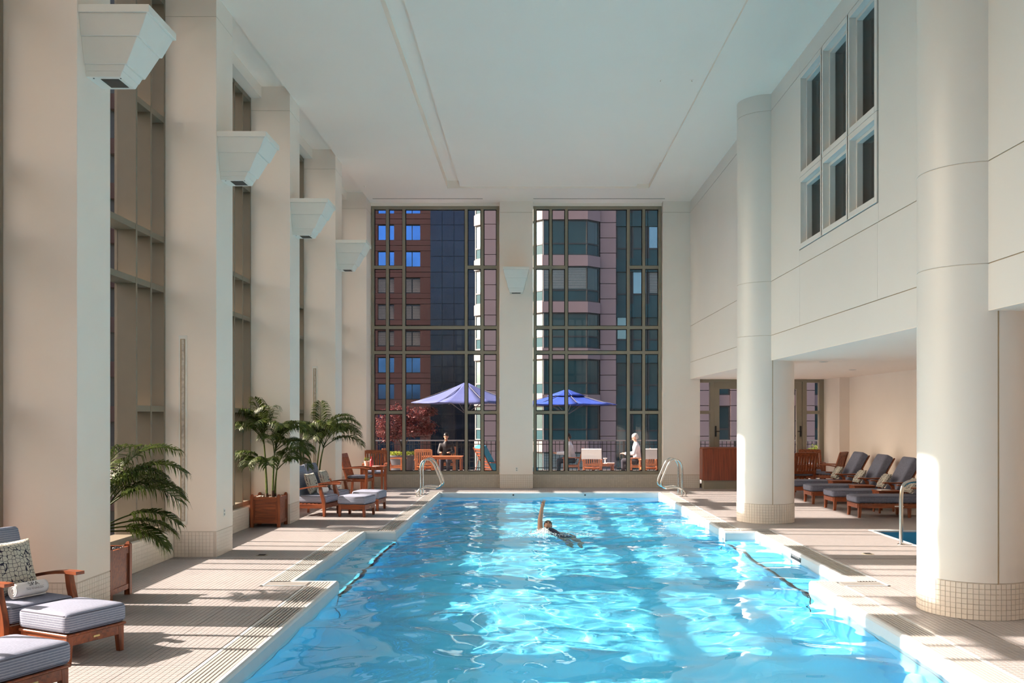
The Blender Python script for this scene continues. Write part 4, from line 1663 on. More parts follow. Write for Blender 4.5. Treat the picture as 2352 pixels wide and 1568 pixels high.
def make_palm(label, loc, stems, fronds, seed):
    t = thing('kentia_palm', label, 'palm', loc, 0, 'feather palms in planter boxes')
    rnd = random.Random(seed)
    tops = []
    for (x, y, h, lean, az) in stems:
        m = MB()
        pts = [(x + lean * u * u * math.cos(az), y + lean * u * u * math.sin(az), h * u) for u in [i / 6 for i in range(7)]]
        m.tube(pts, [.022 - .010 * i / 6 for i in range(7)], 8)
        m.build('stem', 'palm_stem', t, smooth='auto')
        MB().tube([(pts[0][0], pts[0][1], 0), (pts[1][0], pts[1][1], pts[1][2] * .8)], [.032, .023], 9).build('stem_base', 'bark', t, smooth='auto')
        tops.append(pts)
    for (si, u, az, L, rise, droop, leaf) in fronds:
        pts = tops[si]
        f = u * 6
        i = min(5, int(f))
        b = Vector(pts[i]).lerp(Vector(pts[i + 1]), f - i)
        m = MB()
        frond(m, b, R(az), L * .93, R(rise), R(droop), leaf, 40, rnd.random())
        m.build('frond', 'palm_leaf', t)
    return t


pl = make_planter()
place(pl, 'wooden planter box half hidden by the nearest pillar', -4.74, 10.18, 0)
add_pebbles(pl, 'pebble_dark', 1)
p2 = make_planter()
place(p2, 'wooden planter box with pebbles in front of the third pillar', -4.73, 16.91, 0)
add_pebbles(p2, 'pebble_pale', 2)
p3 = make_planter()
place(p3, 'wooden planter box mostly hidden by the pair of lounge chairs', -4.73, 20.72, 0)
add_pebbles(p3, 'pebble_pale', 3)

make_palm('feather palm reaching out from behind the nearest pillar', (-4.74, 10.18, .5165),
          [(0.02, .03, .50, .05, 0.3), (-.06, .05, .42, .05, 2.6), (.08, .02, .3, .05, 0.6)],
          [(0, .95, 12, 1.15, 62, 108, .34), (0, 1, 38, 1.2, 74, 105, .36), (0, .9, 0, 1.0, 40, 95, .34), (1, 1, 70, 1.2, 76, 90, .34),
           (1, .9, 95, 1.1, 68, 90, .34), (1, .8, 50, 1.1, 62, 100, .32), (2, 1, 8, .85, 26, 80, .28), (2, .9, 30, .8, 14, 70, .26),
           (2, .8, 2, .75, 10, 80, .28), (0, .8, 60, 1.0, 55, 100, .32), (1, .95, 20, 1.1, 66, 112, .34), (2, .7, 18, .7, 2, 60, .26), (0, .85, 25, 1.05, 50, 112, .34)], 21)
make_palm('tall feather palm in the pebbled planter before the third pillar', (-4.73, 16.91, .5165),
          [(-.05, .0, 1.08, .06, 2.9), (.07, -.02, .95, .05, 0.0), (-.02, -.08, .62, .05, 4.5), (.10, .02, .55, .04, 0)],
          [(0, 1, 196, 1.05, 68, 118, .34), (0, 1, 250, .85, 84, 40, .32), (0, .95, 300, .95, 76, 75, .34), (0, .93, 212, .95, 58, 118, .36),
           (0, .9, 245, .9, 60, 105, .34), (1, 1, 346, .95, 56, 112, .32), (1, .97, 334, 1.0, 66, 116, .34), (1, .9, 318, .9, 42, 110, .32),
           (1, .85, 330, .9, 72, 70, .32), (1, .8, 275, .9, 62, 100, .32), (2, 1, 215, .8, 48, 120, .30), (2, .95, 200, .8, 38, 115, .28),
           (3, 1, 338, .85, 66, 124, .30), (3, .95, 312, .8, 60, 118, .30), (2, .9, 255, .75, 42, 108, .28), (3, .9, 345, .85, 46, 118, .26), (0, .97, 225, .9, 76, 90, .34), (1, .95, 300, .95, 70, 112, .34), (1, .88, 345, .9, 40, 110, .30), (2, .85, 290, .7, 50, 115, .28), (0, .9, 270, .9, 70, 112, .34)], 5)
make_palm('bushy feather palm rising behind the pair of lounge chairs', (-4.73, 20.72, .5165),
          [(0.0, -.04, .95, .10, 0), (.05, -.02, .85, .12, 0), (-.06, -.06, .6, .10, 3.2)],
          [(0, 1, 280, .95, 86, 30, .34), (0, 1, 2, 1.15, 62, 116, .40), (0, .97, 340, 1.15, 52, 110, .40), (0, .95, 312, 1.05, 54, 108, .38),
           (0, .92, 255, 1.0, 62, 104, .36), (0, .95, 355, 1.1, 74, 100, .38), (1, 1, 186, 1.05, 66, 104, .38), (1, .95, 210, 1.0, 56, 102, .36),
           (1, .9, 350, 1.1, 40, 102, .38), (1, .9, 225, 1.0, 72, 84, .34), (2, 1, 190, .95, 42, 92, .34), (2, .9, 240, .9, 40, 98, .32),
           (1, .92, 325, 1.1, 68, 110, .38), (0, .9, 225, 1.0, 50, 105, .38), (0, .93, 295, 1.0, 70, 110, .38), (1, .95, 345, 1.1, 60, 122, .40), (1, .9, 265, 1.0, 56, 112, .38)], 9)
# small plant on the dining table
t = thing('table_plant', 'small potted plant on the wooden table by the corner pillar', 'plant', (-4.16, 23.86, .72))
MB().lathe([(.055, 0), (.075, .12), (.07, .12), (.065, .1)], 18).build('pot', 'pot_pale', t, smooth='auto')
m = MB()
rnd = random.Random(4)
for i in range(90):
    c = Vector((rnd.gauss(0, .04), rnd.gauss(0, .04), .14 + abs(rnd.gauss(0, .03))))
    a = rnd.uniform(0, 6.28)
    d = Vector((math.cos(a), math.sin(a), rnd.uniform(-.2, .8))) * .03
    s = Vector((-math.sin(a), math.cos(a), 0)) * .010
    m.add([c - s, c + s, c + d + s * .3, c + d - s * .3], [(0, 1, 2, 3)])
m.build('foliage', 'bush_leaf', t)

# ================================================================== roof terrace outside the end windows
base_mat('terrace_stone', (0.34, 0.31, 0.29), rough=0.8, vary=0.12, scale=2)
base_mat('black_metal', (0.012, 0.012, 0.014), rough=0.5)
base_mat('rail_grey', (0.20, 0.20, 0.21), rough=0.4)
base_mat('canopy_blue', (0.085, 0.11, 0.30), rough=0.85, vary=0.06, scale=6, bump=0.2, bump_scale=90)
base_mat('canopy_blue_2', (0.012, 0.055, 0.36), rough=0.85, vary=0.06, scale=6, bump=0.2, bump_scale=90)
base_mat('planter_grey', (0.085, 0.085, 0.10), rough=0.6)
base_mat('aqua_cloth', (0.03, 0.22, 0.36), rough=0.9, vary=0.1, scale=10)

ter = B(-16, 16, 26.45, 34.4, -0.3, 0.0).build('terrace_floor', 'terrace_stone')
struct(ter, 'stone paved roof terrace beyond the end windows')

rail = thing('terrace_railing', 'black picket railing along the far edge of the roof terrace', 'railing', (0, 33.8, 0))
B(-7.5, 12.5, -.03, .03, 1.08, 1.13).build('top_rail', 'rail_grey', rail)
B(-7.5, 12.5, -.015, .015, .96, .985).build('rail', 'black_metal', rail)
B(-7.5, 12.5, -.015, .015, .10, .13).build('rail', 'black_metal', rail)
pk = MB().box(-.0105, .0105, -.0105, .0105, 0, 1.08).mesh('picket')
pk.materials.append(MATS['black_metal'])
po = MB().box(-.04, .04, -.04, .04, 0, 1.085).mesh('post')
po.materials.append(MATS['black_metal'])
for i in range(128):
    x = -7.45 + i * .156
    if i % 13 == 5:
        link('post', po, rail, (x, 0, 0))
    else:
        link('picket', pk, rail, (x, 0, 0))


def make_parasol(label, loc, r, rim, apex, mat, n=8, vent=True, a0=0.0):
    t = thing('parasol', label, 'parasol', loc, 0, 'blue terrace parasols')
    MB().tube([(0, 0, .06), (0, 0, apex + .02)], .024, 12).build('pole', 'rail_grey', t, smooth='auto')
    MB().lathe([(.30, 0), (.30, .05), (.06, .08), (.05, .25)], 24).build('base', 'black_metal', t, smooth='auto')
    MB().lathe([(.02, apex), (.035, apex + .02), (.03, apex + .06), (.008, apex + .10)], 12).build('finial', 'rail_grey', t, smooth='auto')
    ribs = []
    for k in range(n):
        a = a0 + 2 * math.pi * k / n
        b = a0 + 2 * math.pi * (k + 1) / n
        m = MB()
        S, U = 6, 5
        vs = []
        for i in range(S + 1):
            u = (.24 if vent else .02) + (1 - (.24 if vent else .02)) * i / S
            for j in range(U + 1):
                v = j / U
                p0 = Vector((math.cos(a), math.sin(a), 0)) * r * u
                p1 = Vector((math.cos(b), math.sin(b), 0)) * r * u
                q = p0.lerp(p1, v)
                sag = -.05 * math.sin(math.pi * v) * u
                z = rim + (apex - rim) * (1 - u) - .06 * math.sin(math.pi * u)
                vs.append((q.x * (1 - .03 * math.sin(math.pi * v) * u), q.y * (1 - .03 * math.sin(math.pi * v) * u), z + sag * .6))
        fs = [(i * (U + 1) + j, i * (U + 1) + j + 1, (i + 1) * (U + 1) + j + 1, (i + 1) * (U + 1) + j) for i in range(S) for j in range(U)]
        o = m.add(vs, fs).build('canopy_panel', mat, t, smooth=True)
        md = o.modifiers.new('thick', 'SOLIDIFY')
        md.thickness = .006
        if vent:
            top = MB()
            vs = []
            for i in range(4):
                u = .02 + .36 * i / 3
                for j in range(U + 1):
                    q = (Vector((math.cos(a), math.sin(a), 0)) * r * u).lerp(Vector((math.cos(b), math.sin(b), 0)) * r * u, j / U)
                    z = rim + (apex - rim) * (1 - u) - .06 * math.sin(math.pi * u) + .05
                    vs.append((q.x, q.y, z - .03 * math.sin(math.pi * j / U) * u))
            fs = [(i * (U + 1) + j, i * (U + 1) + j + 1, (i + 1) * (U + 1) + j + 1, (i + 1) * (U + 1) + j) for i in range(3) for j in range(U)]
            o = top.add(vs, fs).build('vent_panel', mat, t, smooth=True)
            md = o.modifiers.new('thick', 'SOLIDIFY')
            md.thickness = .005
        MB().tube([(r * .02 * math.cos(a), r * .02 * math.sin(a), apex - .05), (r * .99 * math.cos(a), r * .99 * math.sin(a), rim - .02)], .009, 6).build('rib', 'rail_grey', t)
        MB().tube([(.03 * math.cos(a), .03 * math.sin(a), rim - .35), (r * .5 * math.cos(a), r * .5 * math.sin(a), rim + (apex - rim) * .5 - .08)], .007, 6).build('strut', 'rail_grey', t)
    return t


make_parasol('dusty blue parasol outside the left end window', (-2.06, 30.5, 0), 1.86, 2.43, 3.12, 'canopy_blue', 8, False, R(22.5))
make_parasol('bright blue vented parasol outside the right end window', (1.32, 32.0, 0), 1.80, 2.40, 2.88, 'canopy_blue_2', 8, True, R(10))


def leaf_cloud(m, centres, n, size, seed):
    rnd = random.Random(seed)
    for _ in range(n):
        c, r = rnd.choice(centres)
        while True:
            d = Vector((rnd.uniform(-1, 1), rnd.uniform(-1, 1), rnd.uniform(-1, 1)))
            if d.length <= 1:
                break
        p = Vector(c) + Vector((d.x * r[0], d.y * r[1], d.z * r[2])) * (.55 + .45 * rnd.random())
        a = Vector((rnd.gauss(0, 1), rnd.gauss(0, 1), rnd.gauss(0, .7))).normalized()
        b = a.cross(Vector((rnd.gauss(0, 1), rnd.gauss(0, 1), rnd.gauss(0, 1)))).normalized()
        s = size * rnd.uniform(.7, 1.3)
        m.add([p - a * s, p + b * s * .38, p + a * s, p - b * s * .38], [(0, 1, 2, 3)])


def make_tree(name, label, loc, trunk, crown, n, size, mat, seed, group=None):
    t = thing(name, label, 'tree', loc, 0, group)
    rnd = random.Random(seed)
    m = MB()
    for (p0, p1, p2, r) in trunk:
        m.tube(smooth_path([p0, p1, p2], 2), [r * (1 - .6 * i / 8) for i in range(len(smooth_path([p0, p1, p2], 2)))], 7)
    m.build('trunk', 'bark', t, smooth='auto')
    f = MB()
    leaf_cloud(f, crown, n, size, seed)
    f.build('crown', mat, t)
    return t


t = thing('planter_bowl', 'dark grey tapered planter bowl holding the plum tree', 'planter', (-4.30, 31.3, 0))
MB().lathe([(.36, 0), (.52, .62), (.58, .64), (.58, .69), (.53, .69), (.50, .60)], 32).build('bowl', 'planter_grey', t, smooth='auto')
MB().lathe([(.50, .60), (.3, .63), (.02, .64)], 24).build('soil', 'soil', t)
make_tree('plum_tree', 'dark purple-leaved plum tree in the grey planter bowl', (-4.30, 31.3, .645),
          [((0, 0, 0), (.03, .02, .35), (-.25, .05, .85), .035), ((.02, 0, .1), (.15, 0, .4), (.45, -.05, .95), .028), ((0, 0, .15), (.05, .1, .6), (.0, .1, 1.4), .028)],
          [((-.55, 0, 1.05), (.5, .5, .45)), ((-.15, 0, 1.45), (.6, .5, .38)), ((.45, 0, 1.35), (.6, .5, .38)), ((.2, 0, .95), (.6, .5, .42)), ((.85, .1, .95), (.45, .4, .35)), ((-.4, .1, .7), (.5, .4, .3)), ((.95, 0, 1.5), (.35, .35, .2))],
          5200, .048, 'plum_leaf', 12)
t = thing('ground_cover', 'lime green leafy plants round the foot of the plum tree', 'plants', (-4.30, 31.3, .645))
m = MB()
leaf_cloud(m, [((.36 * math.cos(a), .36 * math.sin(a), .09), (.2, .2, .09)) for a in [i * .52 for i in range(12)]], 900, .035, 6)
m.build('foliage', 'lime_leaf', t)

# terrace seats: slatted armchairs in teak with sunlight put into its colour
tc = make_armchair('sunlit_teak_tone', 'sunlit_teak_tone', False)
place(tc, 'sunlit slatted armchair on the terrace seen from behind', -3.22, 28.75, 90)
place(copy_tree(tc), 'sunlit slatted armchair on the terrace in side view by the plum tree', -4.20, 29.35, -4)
place(copy_tree(tc), 'terrace armchair under the man in the black jacket', -2.72, 30.75, -92)
place(copy_tree(tc), 'terrace armchair under the dark-haired man', 1.38, 29.9, 178)
place(copy_tree(tc), 'terrace armchair under the white-haired man', 3.50, 29.55, 172)
make_table('terrace_table', 'sunlit wooden table on the terrace below the left parasol', -2.75, 29.6, 1.3, .8, .72, 'sunlit_teak_tone', 'terrace tables')
make_table('terrace_table', 'wooden table on the terrace between the two seated men', 2.36, 29.5, .7, .7, .50, 'sunlit_teak_tone', 'terrace tables')
t = thing('pedestal_cup', 'white pedestal cup on the terrace table', 'cup', (2.42, 29.3, .50))
MB().lathe([(.05, 0), (.05, .01), (.018, .025), (.018, .13), (.06, .15), (.065, .17)], 18).build('cup', 'towel', t, smooth='auto')
np_ = B(-.12, .12, -.08, .08, 0, .03).build('folded_napkin', 'towel')
np_.location = (2.58, 29.25, .50)
tag(np_, 'folded white napkin on the terrace table beside the cup', 'napkin')

# two sun beds with aqua cushions
tl_ = make_chaise()
tl_['group'] = 'terrace sun beds'
for c in list(tl_.children):
    if 'cushion' in c.name:
        c.data = c.data.copy()
        c.data.materials[0] = MATS['aqua_cloth']
    else:
        for me_o in [c] + list(c.children):
            pass
place(tl_, 'aqua-cushioned sun bed outside, beside the left window edge', -.75, 28.35, 62)
tl_.rotation_euler = (0, 0, R(205))
tl_.location = (0.15, 28.9, 0)

# chairs with a white sheet added for the sunlit edge of the back
for i, (x, y, a, nm) in enumerate(((1.95, 28.35, 82, 'left'), (3.72, 28.4, 96, 'right'))):
    place(copy_tree(tc), 'terrace armchair with a white sheet as the sunlit edge of its back, %s one in the right window' % nm, x, y, a)
    ca = R(a)
    m = MB()
    prof = [(-.41, .70), (-.42, .80), (-.432, .985), (-.42, 1.003), (-.355, 1.003), (-.338, .98), (-.29, .82), (-.255, .715)]
    th = .012
    outer = [(p[0], p[1]) for p in prof]
    n = len(prof)
    for (p, q) in zip(prof[:-1], prof[1:]):
        d = Vector((q[0] - p[0], q[1] - p[1])).normalized()
        nrm = Vector((-d.y, d.x)) * th
        m.hexa([(p[0], -.30, p[1]), (q[0], -.30, q[1]), (q[0], .30, q[1]), (p[0], .30, p[1])],
               [(p[0] + nrm.x, -.30, p[1] + nrm.y), (q[0] + nrm.x, -.30, q[1] + nrm.y), (q[0] + nrm.x, .30, q[1] + nrm.y), (p[0] + nrm.x, .30, p[1] + nrm.y)])
    o = m.build('sunlit_edge_sheet', 'towel', None, loc=(x, y, 0), rot=(0, 0, ca))
    tag(o, 'white sheet added as the sunlit back edge of the terrace armchair, %s one in the right window' % nm, 'towel', 'sunlit chair-back sheets')

# leafy pots outside the gallery doors
for i, (x, y, nm) in enumerate(((8.9, 28.6, 'first'), (9.9, 29.2, 'second'))):
    t = thing('terrace_bush', 'yellow-green bush in a pot outside the gallery doors, %s from the round column' % nm, 'bush', (x, y, 0), 0, 'potted terrace bushes')
    MB().lathe([(.2, 0), (.30, .5), (.33, .5), (.33, .55), (.28, .55)], 24).build('pot', 'planter_grey', t, smooth='auto')
    m = MB()
    leaf_cloud(m, [((0, 0, .85), (.38, .38, .36)), ((.15, -.1, .7), (.35, .3, .25))], 900, .05, 30 + i)
    m.build('foliage', 'bush_leaf', t)

# ================================================================== city beyond the terrace
base_mat('pink_stone', (0.46, 0.335, 0.335), rough=0.8, vary=0.05, scale=.6)
base_mat('sunlit_stone', (0.34, 0.315, 0.30), rough=0.8, vary=0.04, scale=.6)  # for sun-facing bay facets; their sunlit whiteness is put into the colour
base_mat('stone_joint', (0.16, 0.11, 0.11), rough=0.9)
base_mat('brown_stone', (0.19, 0.09, 0.085), rough=0.8, vary=0.08, scale=.4)
base_mat('window_frame_dark', (0.055, 0.065, 0.07), rough=0.5)
base_mat('blind', (0.34, 0.38, 0.37), rough=0.8, vary=0.06, scale=3)


def far_glass(name, c, rough, spec, wav=0.0, wscale=.3, metal=0.0):
    m = base_mat(name, c, rough=rough, spec=spec, vary=0.15, scale=.5, metal=metal)
    if wav:
        nt = m.node_tree
        nz = _n(nt, 'ShaderNodeTexNoise')
        nz.inputs['Scale'].default_value = wscale
        nz.inputs['Detail'].default_value = 1.5
        tc_ = _n(nt, 'ShaderNodeTexCoord')
        nt.links.new(tc_.outputs['Object'], nz.inputs['Vector'])
        bp = _n(nt, 'ShaderNodeBump')
        bp.inputs['Strength'].default_value = wav
        bp.inputs['Distance'].default_value = 1.0
        nt.links.new(nz.outputs['Fac'], bp.inputs['Height'])
        nt.links.new(bp.outputs['Normal'], nt.nodes['Principled BSDF'].inputs['Normal'])
    return m


far_glass('teal_glass', (0.025, 0.085, 0.10), .08, .5)
far_glass('teal_panel', (0.03, 0.10, 0.12), .35, .4)
far_glass('bright_glass', (0.25, 0.42, 0.52), .05, .5, metal=.8)
far_glass('sky_tint_glass', (0.10, 0.30, 0.85), .02, .5, .02, .25, metal=1.0)  # blue of the mirrored sky is put into the pane colour
far_glass('navy_glass', (0.035, 0.055, 0.10), .06, .5, .02, .4, metal=.6)

# --- bay-fronted pink building
pb = thing('bay_building', 'pink stone apartment building with projecting bay windows and teal glazing', 'building', (0, 58.2, 0))
FH = 2.92
ZB = [12.1 - FH * n for n in range(-2, 11)]     # window sills, floor by floor
WH = 2.24


def wall_run(p0, p1, z0, z1, mat, name='wall', depth=.35):
    """upright slab along a plan line; p0, p1 relative to the building"""
    d = Vector((p1[0] - p0[0], p1[1] - p0[1], 0))
    n = Vector((-d.y, d.x, 0)).normalized() * depth
    a, b = Vector((p0[0], p0[1], 0)), Vector((p1[0], p1[1], 0))
    return MB().hexa([(a.x, a.y, z0), (b.x, b.y, z0), (b.x + n.x, b.y + n.y, z0), (a.x + n.x, a.y + n.y, z0)],
                     [(a.x, a.y, z1), (b.x, b.y, z1), (b.x + n.x, b.y + n.y, z1), (a.x + n.x, a.y + n.y, z1)]).build(name, mat, pb)


def facet_window(p0, p1, zs, nlights, upper, blinds=False, frame='window_frame_dark'):
    """glazed strip on a plan line: frame with a transom, panes as sub-parts"""
    d = Vector((p1[0] - p0[0], p1[1] - p0[1], 0))
    L = d.length
    d.normalize()
    n = Vector((-d.y, d.x, 0))
    M = Matrix.Translation((p0[0], p0[1], zs)) @ Matrix(((d.x, n.x, 0, 0), (d.y, n.y, 0, 0), (0, 0, 1, 0), (0, 0, 0, 1)))
    m = MB()
    fw = .09
    m.box(0, L, .10, .16, 0, fw, M).box(0, L, .10, .16, WH - fw, WH, M)
    tz = WH * .33
    m.box(0, L, .10, .16, tz - .05, tz + .05, M)
    for i in range(nlights + 1):
        x = i * (L - fw) / nlights
        m.box(x, x + fw, .09, .17, 0, WH, M)
    w = m.build('window', frame, pb)
    for i in range(nlights):
        x0 = i * (L - fw) / nlights + fw
        x1 = (i + 1) * (L - fw) / nlights
        MB().box(x0, x1, .13, .15, tz + .05, WH - fw, M).build('pane', upper, w)
        MB().box(x0, x1, .13, .15, fw, tz - .05, M).build('pane', 'teal_panel', w)
        if blinds:
            bl = MB()
            for k in range(14):
                bl.box(x0 + .02, x1 - .02, .118, .128, tz + .10 + k * .10, tz + .17 + k * .10, M)
            bl.build('blind', 'blind', w)
    return w


bay = [(-.05, .95), (.86, 0.0), (3.72, 0.0), (4.55, .75)]
for f, zb in enumerate(ZB):
    for s, (p0, p1) in enumerate(zip(bay[:-1], bay[1:])):
        wall_run(p0, p1, zb + WH, zb + FH, 'pink_stone' if s else 'sunlit_stone', 'spandrel')
        facet_window(p0, p1, zb, 2 if s == 1 else 1, 'bright_glass' if s == 0 else 'teal_glass', blinds=(f % 4 == 3 and s == 1), frame='sunlit_stone' if s == 0 else 'window_frame_dark')
    # left-hand bay seen in the other window
    wall_run((-3.55, 2.1), (-2.98, 1.5), zb + WH, zb + FH, 'sunlit_stone', 'spandrel')
    facet_window((-3.55, 2.1), (-2.98, 1.5), zb, 1, 'bright_glass', frame='sunlit_stone')
    # stone courses with recessed joints
    h = FH / 3
    for j in range(3):
        z0 = zb - .68 + j * h
        for (p0, p1) in (((-2.95, 1.5), (-.05, 1.5)), ((4.57, 1.0), (5.58, 1.0))):
            wall_run(p0, p1, z0 + .02, z0 + h - .02, 'pink_stone', 'stone_course')
    # teal glazed part
    for i in range(3):
        x0 = 5.62 + i * 1.02
        wall_run((x0, 1.25), (x0 + .98, 1.25), zb + WH * .92, zb + FH, 'teal_panel', 'glazed_spandrel', .1)
        kind = ('teal_glass', 'bright_glass', 'teal_glass')[(i + f) % 3] if f in (2, 3, 4) else 'teal_glass'
        facet_window((x0, 1.25), (x0 + .98, 1.25), zb - .1, 1, kind, blinds=(i == 2 and f == 3))
    # stretch seen through the gallery doors
    if zb < 9:
        for i in range(6):
            x0 = 8.72 + i * 2.1
            for j in range(3):
                wall_run((x0, 1.0), (x0 + 1.15, 1.0), zb - .68 + j * h + .02, zb - .68 + (j + 1) * h - .02, 'pink_stone', 'stone_course')
            facet_window((x0 + 1.17, 1.2), (x0 + 2.08, 1.2), zb, 1, 'teal_glass')
            wall_run((x0 + 1.17, 1.2), (x0 + 2.08, 1.2), zb + WH, zb + FH, 'pink_stone', 'spandrel')
zlo, zhi = ZB[-1] - .7, ZB[0] + FH
B(-2.95, -.05, 1.9, 2.2, zlo, zhi).build('backing', 'stone_joint', pb)
B(4.57, 5.58, 1.36, 1.7, zlo, zhi).build('backing', 'stone_joint', pb)
B(5.60, 8.72, 1.6, 1.9, zlo, zhi).build('backing', 'window_frame_dark', pb)
B(8.72, 22, 1.6, 1.9, zlo, 12.1).build('backing', 'stone_joint', pb)
B(-3.5, 22, 2.4, 14, zlo, zhi).build('body', 'pink_stone', pb)
B(0.5, 4.2, .6, 2.3, zlo, zhi).build('bay_room', 'window_frame_dark', pb)

# --- brown office block with sky-mirroring windows
ob = thing('brown_building', 'dark red-brown office block with square windows mirroring the sky', 'building', (0, 110, 0))
PX = 0.05164
ZR = [2 + (955 - y) * PX for y in range(551 - 61 * 3, 1130, 61)]
xs = [(-24.1, -22.1), (-21.0, -19.1), (-17.92, -15.96), (-14.87, -12.86)]
for zb in ZR:
    z1 = zb + 36 * PX
    ztop = zb + 61 * PX
    for j in range(2):
        B(-26, -11.5, 0, .6, z1 + j * (ztop - z1) / 2 + .03, z1 + (j + 1) * (ztop - z1) / 2 - .03).build('stone_course', 'brown_stone', ob)
    edges = [-26] + [e for p in xs for e in p] + [-11.5]
    for a, b in zip(edges[0::2], edges[1::2]):
        B(a, b, 0, .6, zb, z1 - .02).build('stone_pier', 'brown_stone', ob)
    for i, (a, b) in enumerate(xs):
        blinds = zb < 18 and zb > 8
        m = MB().box(a, b, .35, .5, zb, zb + .08).box(a, b, .35, .5, z1 - .08, z1).box((a + b) / 2 - .04, (a + b) / 2 + .04, .35, .5, zb, z1)
        w = m.build('window', 'window_frame_dark', ob)
        for (u, v) in ((a, (a + b) / 2 - .04), ((a + b) / 2 + .04, b)):
            B(u, v, .42, .46, zb + .08, z1 - .08).build('pane', 'sky_tint_glass' if not blinds else 'navy_glass', w)
            if blinds:
                m = MB()
                for k in range(12):
                    m.box(u + .03, v - .03, .39, .405, zb + .15 + k * .13, zb + .24 + k * .13)
                m.build('blind', 'slot_grey', w)
B(-26, -11.5, .62, 18, ZR[-1], ZR[0] + 61 * PX).build('body', 'stone_joint', ob)

# --- dark glass tower
gt = thing('glass_tower', 'dark navy glass tower with a grid of mirror panels', 'building', (0, 100, 0))
for r in range(34):
    z0 = 2 + (955 - 1040) * .04695 - 6 + r * 1.70
    for c in range(5):
        x0 = -10.6 + c * 1.28
        B(x0 + .02, x0 + 1.26, 0, .2, z0 + .02, z0 + 1.68).build('glass_panel', 'navy_glass', gt)
B(-10.6, -4.2, .15, 16, -10, 48).build('body', 'window_frame_dark', gt)

# --- block across the street, seen edge-on through the side windows
sb = thing('street_building', 'dark blue-grey office block glimpsed through the side windows', 'building', (-30, 66, 0))
for r in range(18):
    z0 = -8 + r * 3.2
    B(-26, 0, 0, .4, z0, z0 + 1.1).build('spandrel', 'brown_stone', sb)
    for c in range(9):
        B(-25.8 + c * 2.88, -23.2 + c * 2.88, .15, .3, z0 + 1.1, z0 + 3.2).build('pane', 'navy_glass', sb)
B(-26, 0, .42, 26, -8, 50).build('body', 'window_frame_dark', sb)
for r in range(18):
    z0 = -8 + r * 3.2
    B(-.02, .4, .42, 26, z0, z0 + 1.1).build('spandrel', 'brown_stone', sb)

# ================================================================== people
base_mat('skin', (0.50, 0.27, 0.18), rough=0.5, vary=0.06, scale=8)
base_mat('skin_pale', (0.60, 0.36, 0.27), rough=0.5, vary=0.06, scale=8)
base_mat('hair_black', (0.010, 0.008, 0.008), rough=0.45)
base_mat('hair_white', (0.50, 0.49, 0.47), rough=0.7)
base_mat('shirt_white', (0.62, 0.64, 0.70), rough=0.9)
base_mat('jacket_black', (0.010, 0.010, 0.014), rough=0.6)
base_mat('trousers', (0.03, 0.03, 0.045), rough=0.9)
base_mat('swimsuit', (0.008, 0.014, 0.045), rough=0.4)
base_mat('foam', (0.86, 0.90, 0.92), rough=0.4)
base_mat('eye', (0.01, 0.008, 0.006), rough=0.2)


def skin_mesh(name, verts, edges, radii, root, extra=None, voxel=0.011, flat='x'):
    """one continuous tapering surface over a stick figure; a pair of radii is (across, through) for a flattened trunk"""
    mb = MB()

    def rad(r):
        if not isinstance(r, tuple):
            return Vector((r, r, r))
        a, b = r
        return Vector((b, a, b)) if flat == 'x' else Vector((a, b, b))
    for a, b in edges:
        p, q = Vector(verts[a]), Vector(verts[b])
        ra, rb = rad(radii[a]), rad(radii[b])
        n = max(3, int((q - p).length / (min(ra.x, rb.x) * .35)) + 1)
        for i in range(n + 1):
            u = i / n
            mb.ball(p.lerp(q, u), tuple(ra.lerp(rb, u)), 14, 10)
    if extra:
        extra(mb)
    tmp = bpy.data.objects.new(name, mb.mesh(name))
    COL.objects.link(tmp)
    rm = tmp.modifiers.new('weld', 'REMESH')
    rm.mode = 'VOXEL'
    rm.voxel_size = voxel
    sm = tmp.modifiers.new('soft', 'SMOOTH')
    sm.factor = 0.5
    sm.iterations = 3
    dg = bpy.context.evaluated_depsgraph_get()
    out = bpy.data.meshes.new_from_object(tmp.evaluated_get(dg))
    bpy.data.objects.remove(tmp)
    out.name = name
    out.polygons.foreach_set('use_smooth', [True] * len(out.polygons))
    return out


def head_lumps(mb, c, fwd, up, s=1.0):
    """skull, jaw, nose, brow, lips and ears around head centre c"""
    f = Vector(fwd).normalized()
    u = (Vector(up) - f * Vector(up).dot(f)).normalized()
    l = u.cross(f)
    M = Matrix.Translation(c) @ Matrix(((f.x, l.x, u.x, 0), (f.y, l.y, u.y, 0), (f.z, l.z, u.z, 0), (0, 0, 0, 1)))
    mb.ball((-.012, 0, .025), (.098 * s, .077 * s, .092 * s), 16, 12, M)
    mb.ball((.028, 0, -.045), (.062 * s, .054 * s, .066 * s), 14, 10, M)
    mb.ball((.096 * s, 0, -.018), (.020, .013, .018), 8, 6, M)
    mb.ball((.078 * s, 0, .028), (.020, .05, .012), 10, 6, M)
    mb.ball((.082 * s, 0, -.058), (.014, .022, .010), 8, 6, M)
    for k in (-1, 1):
        mb.ball((-.005, k * .080 * s, -.005), (.020, .010, .030), 8, 6, M)
    return M


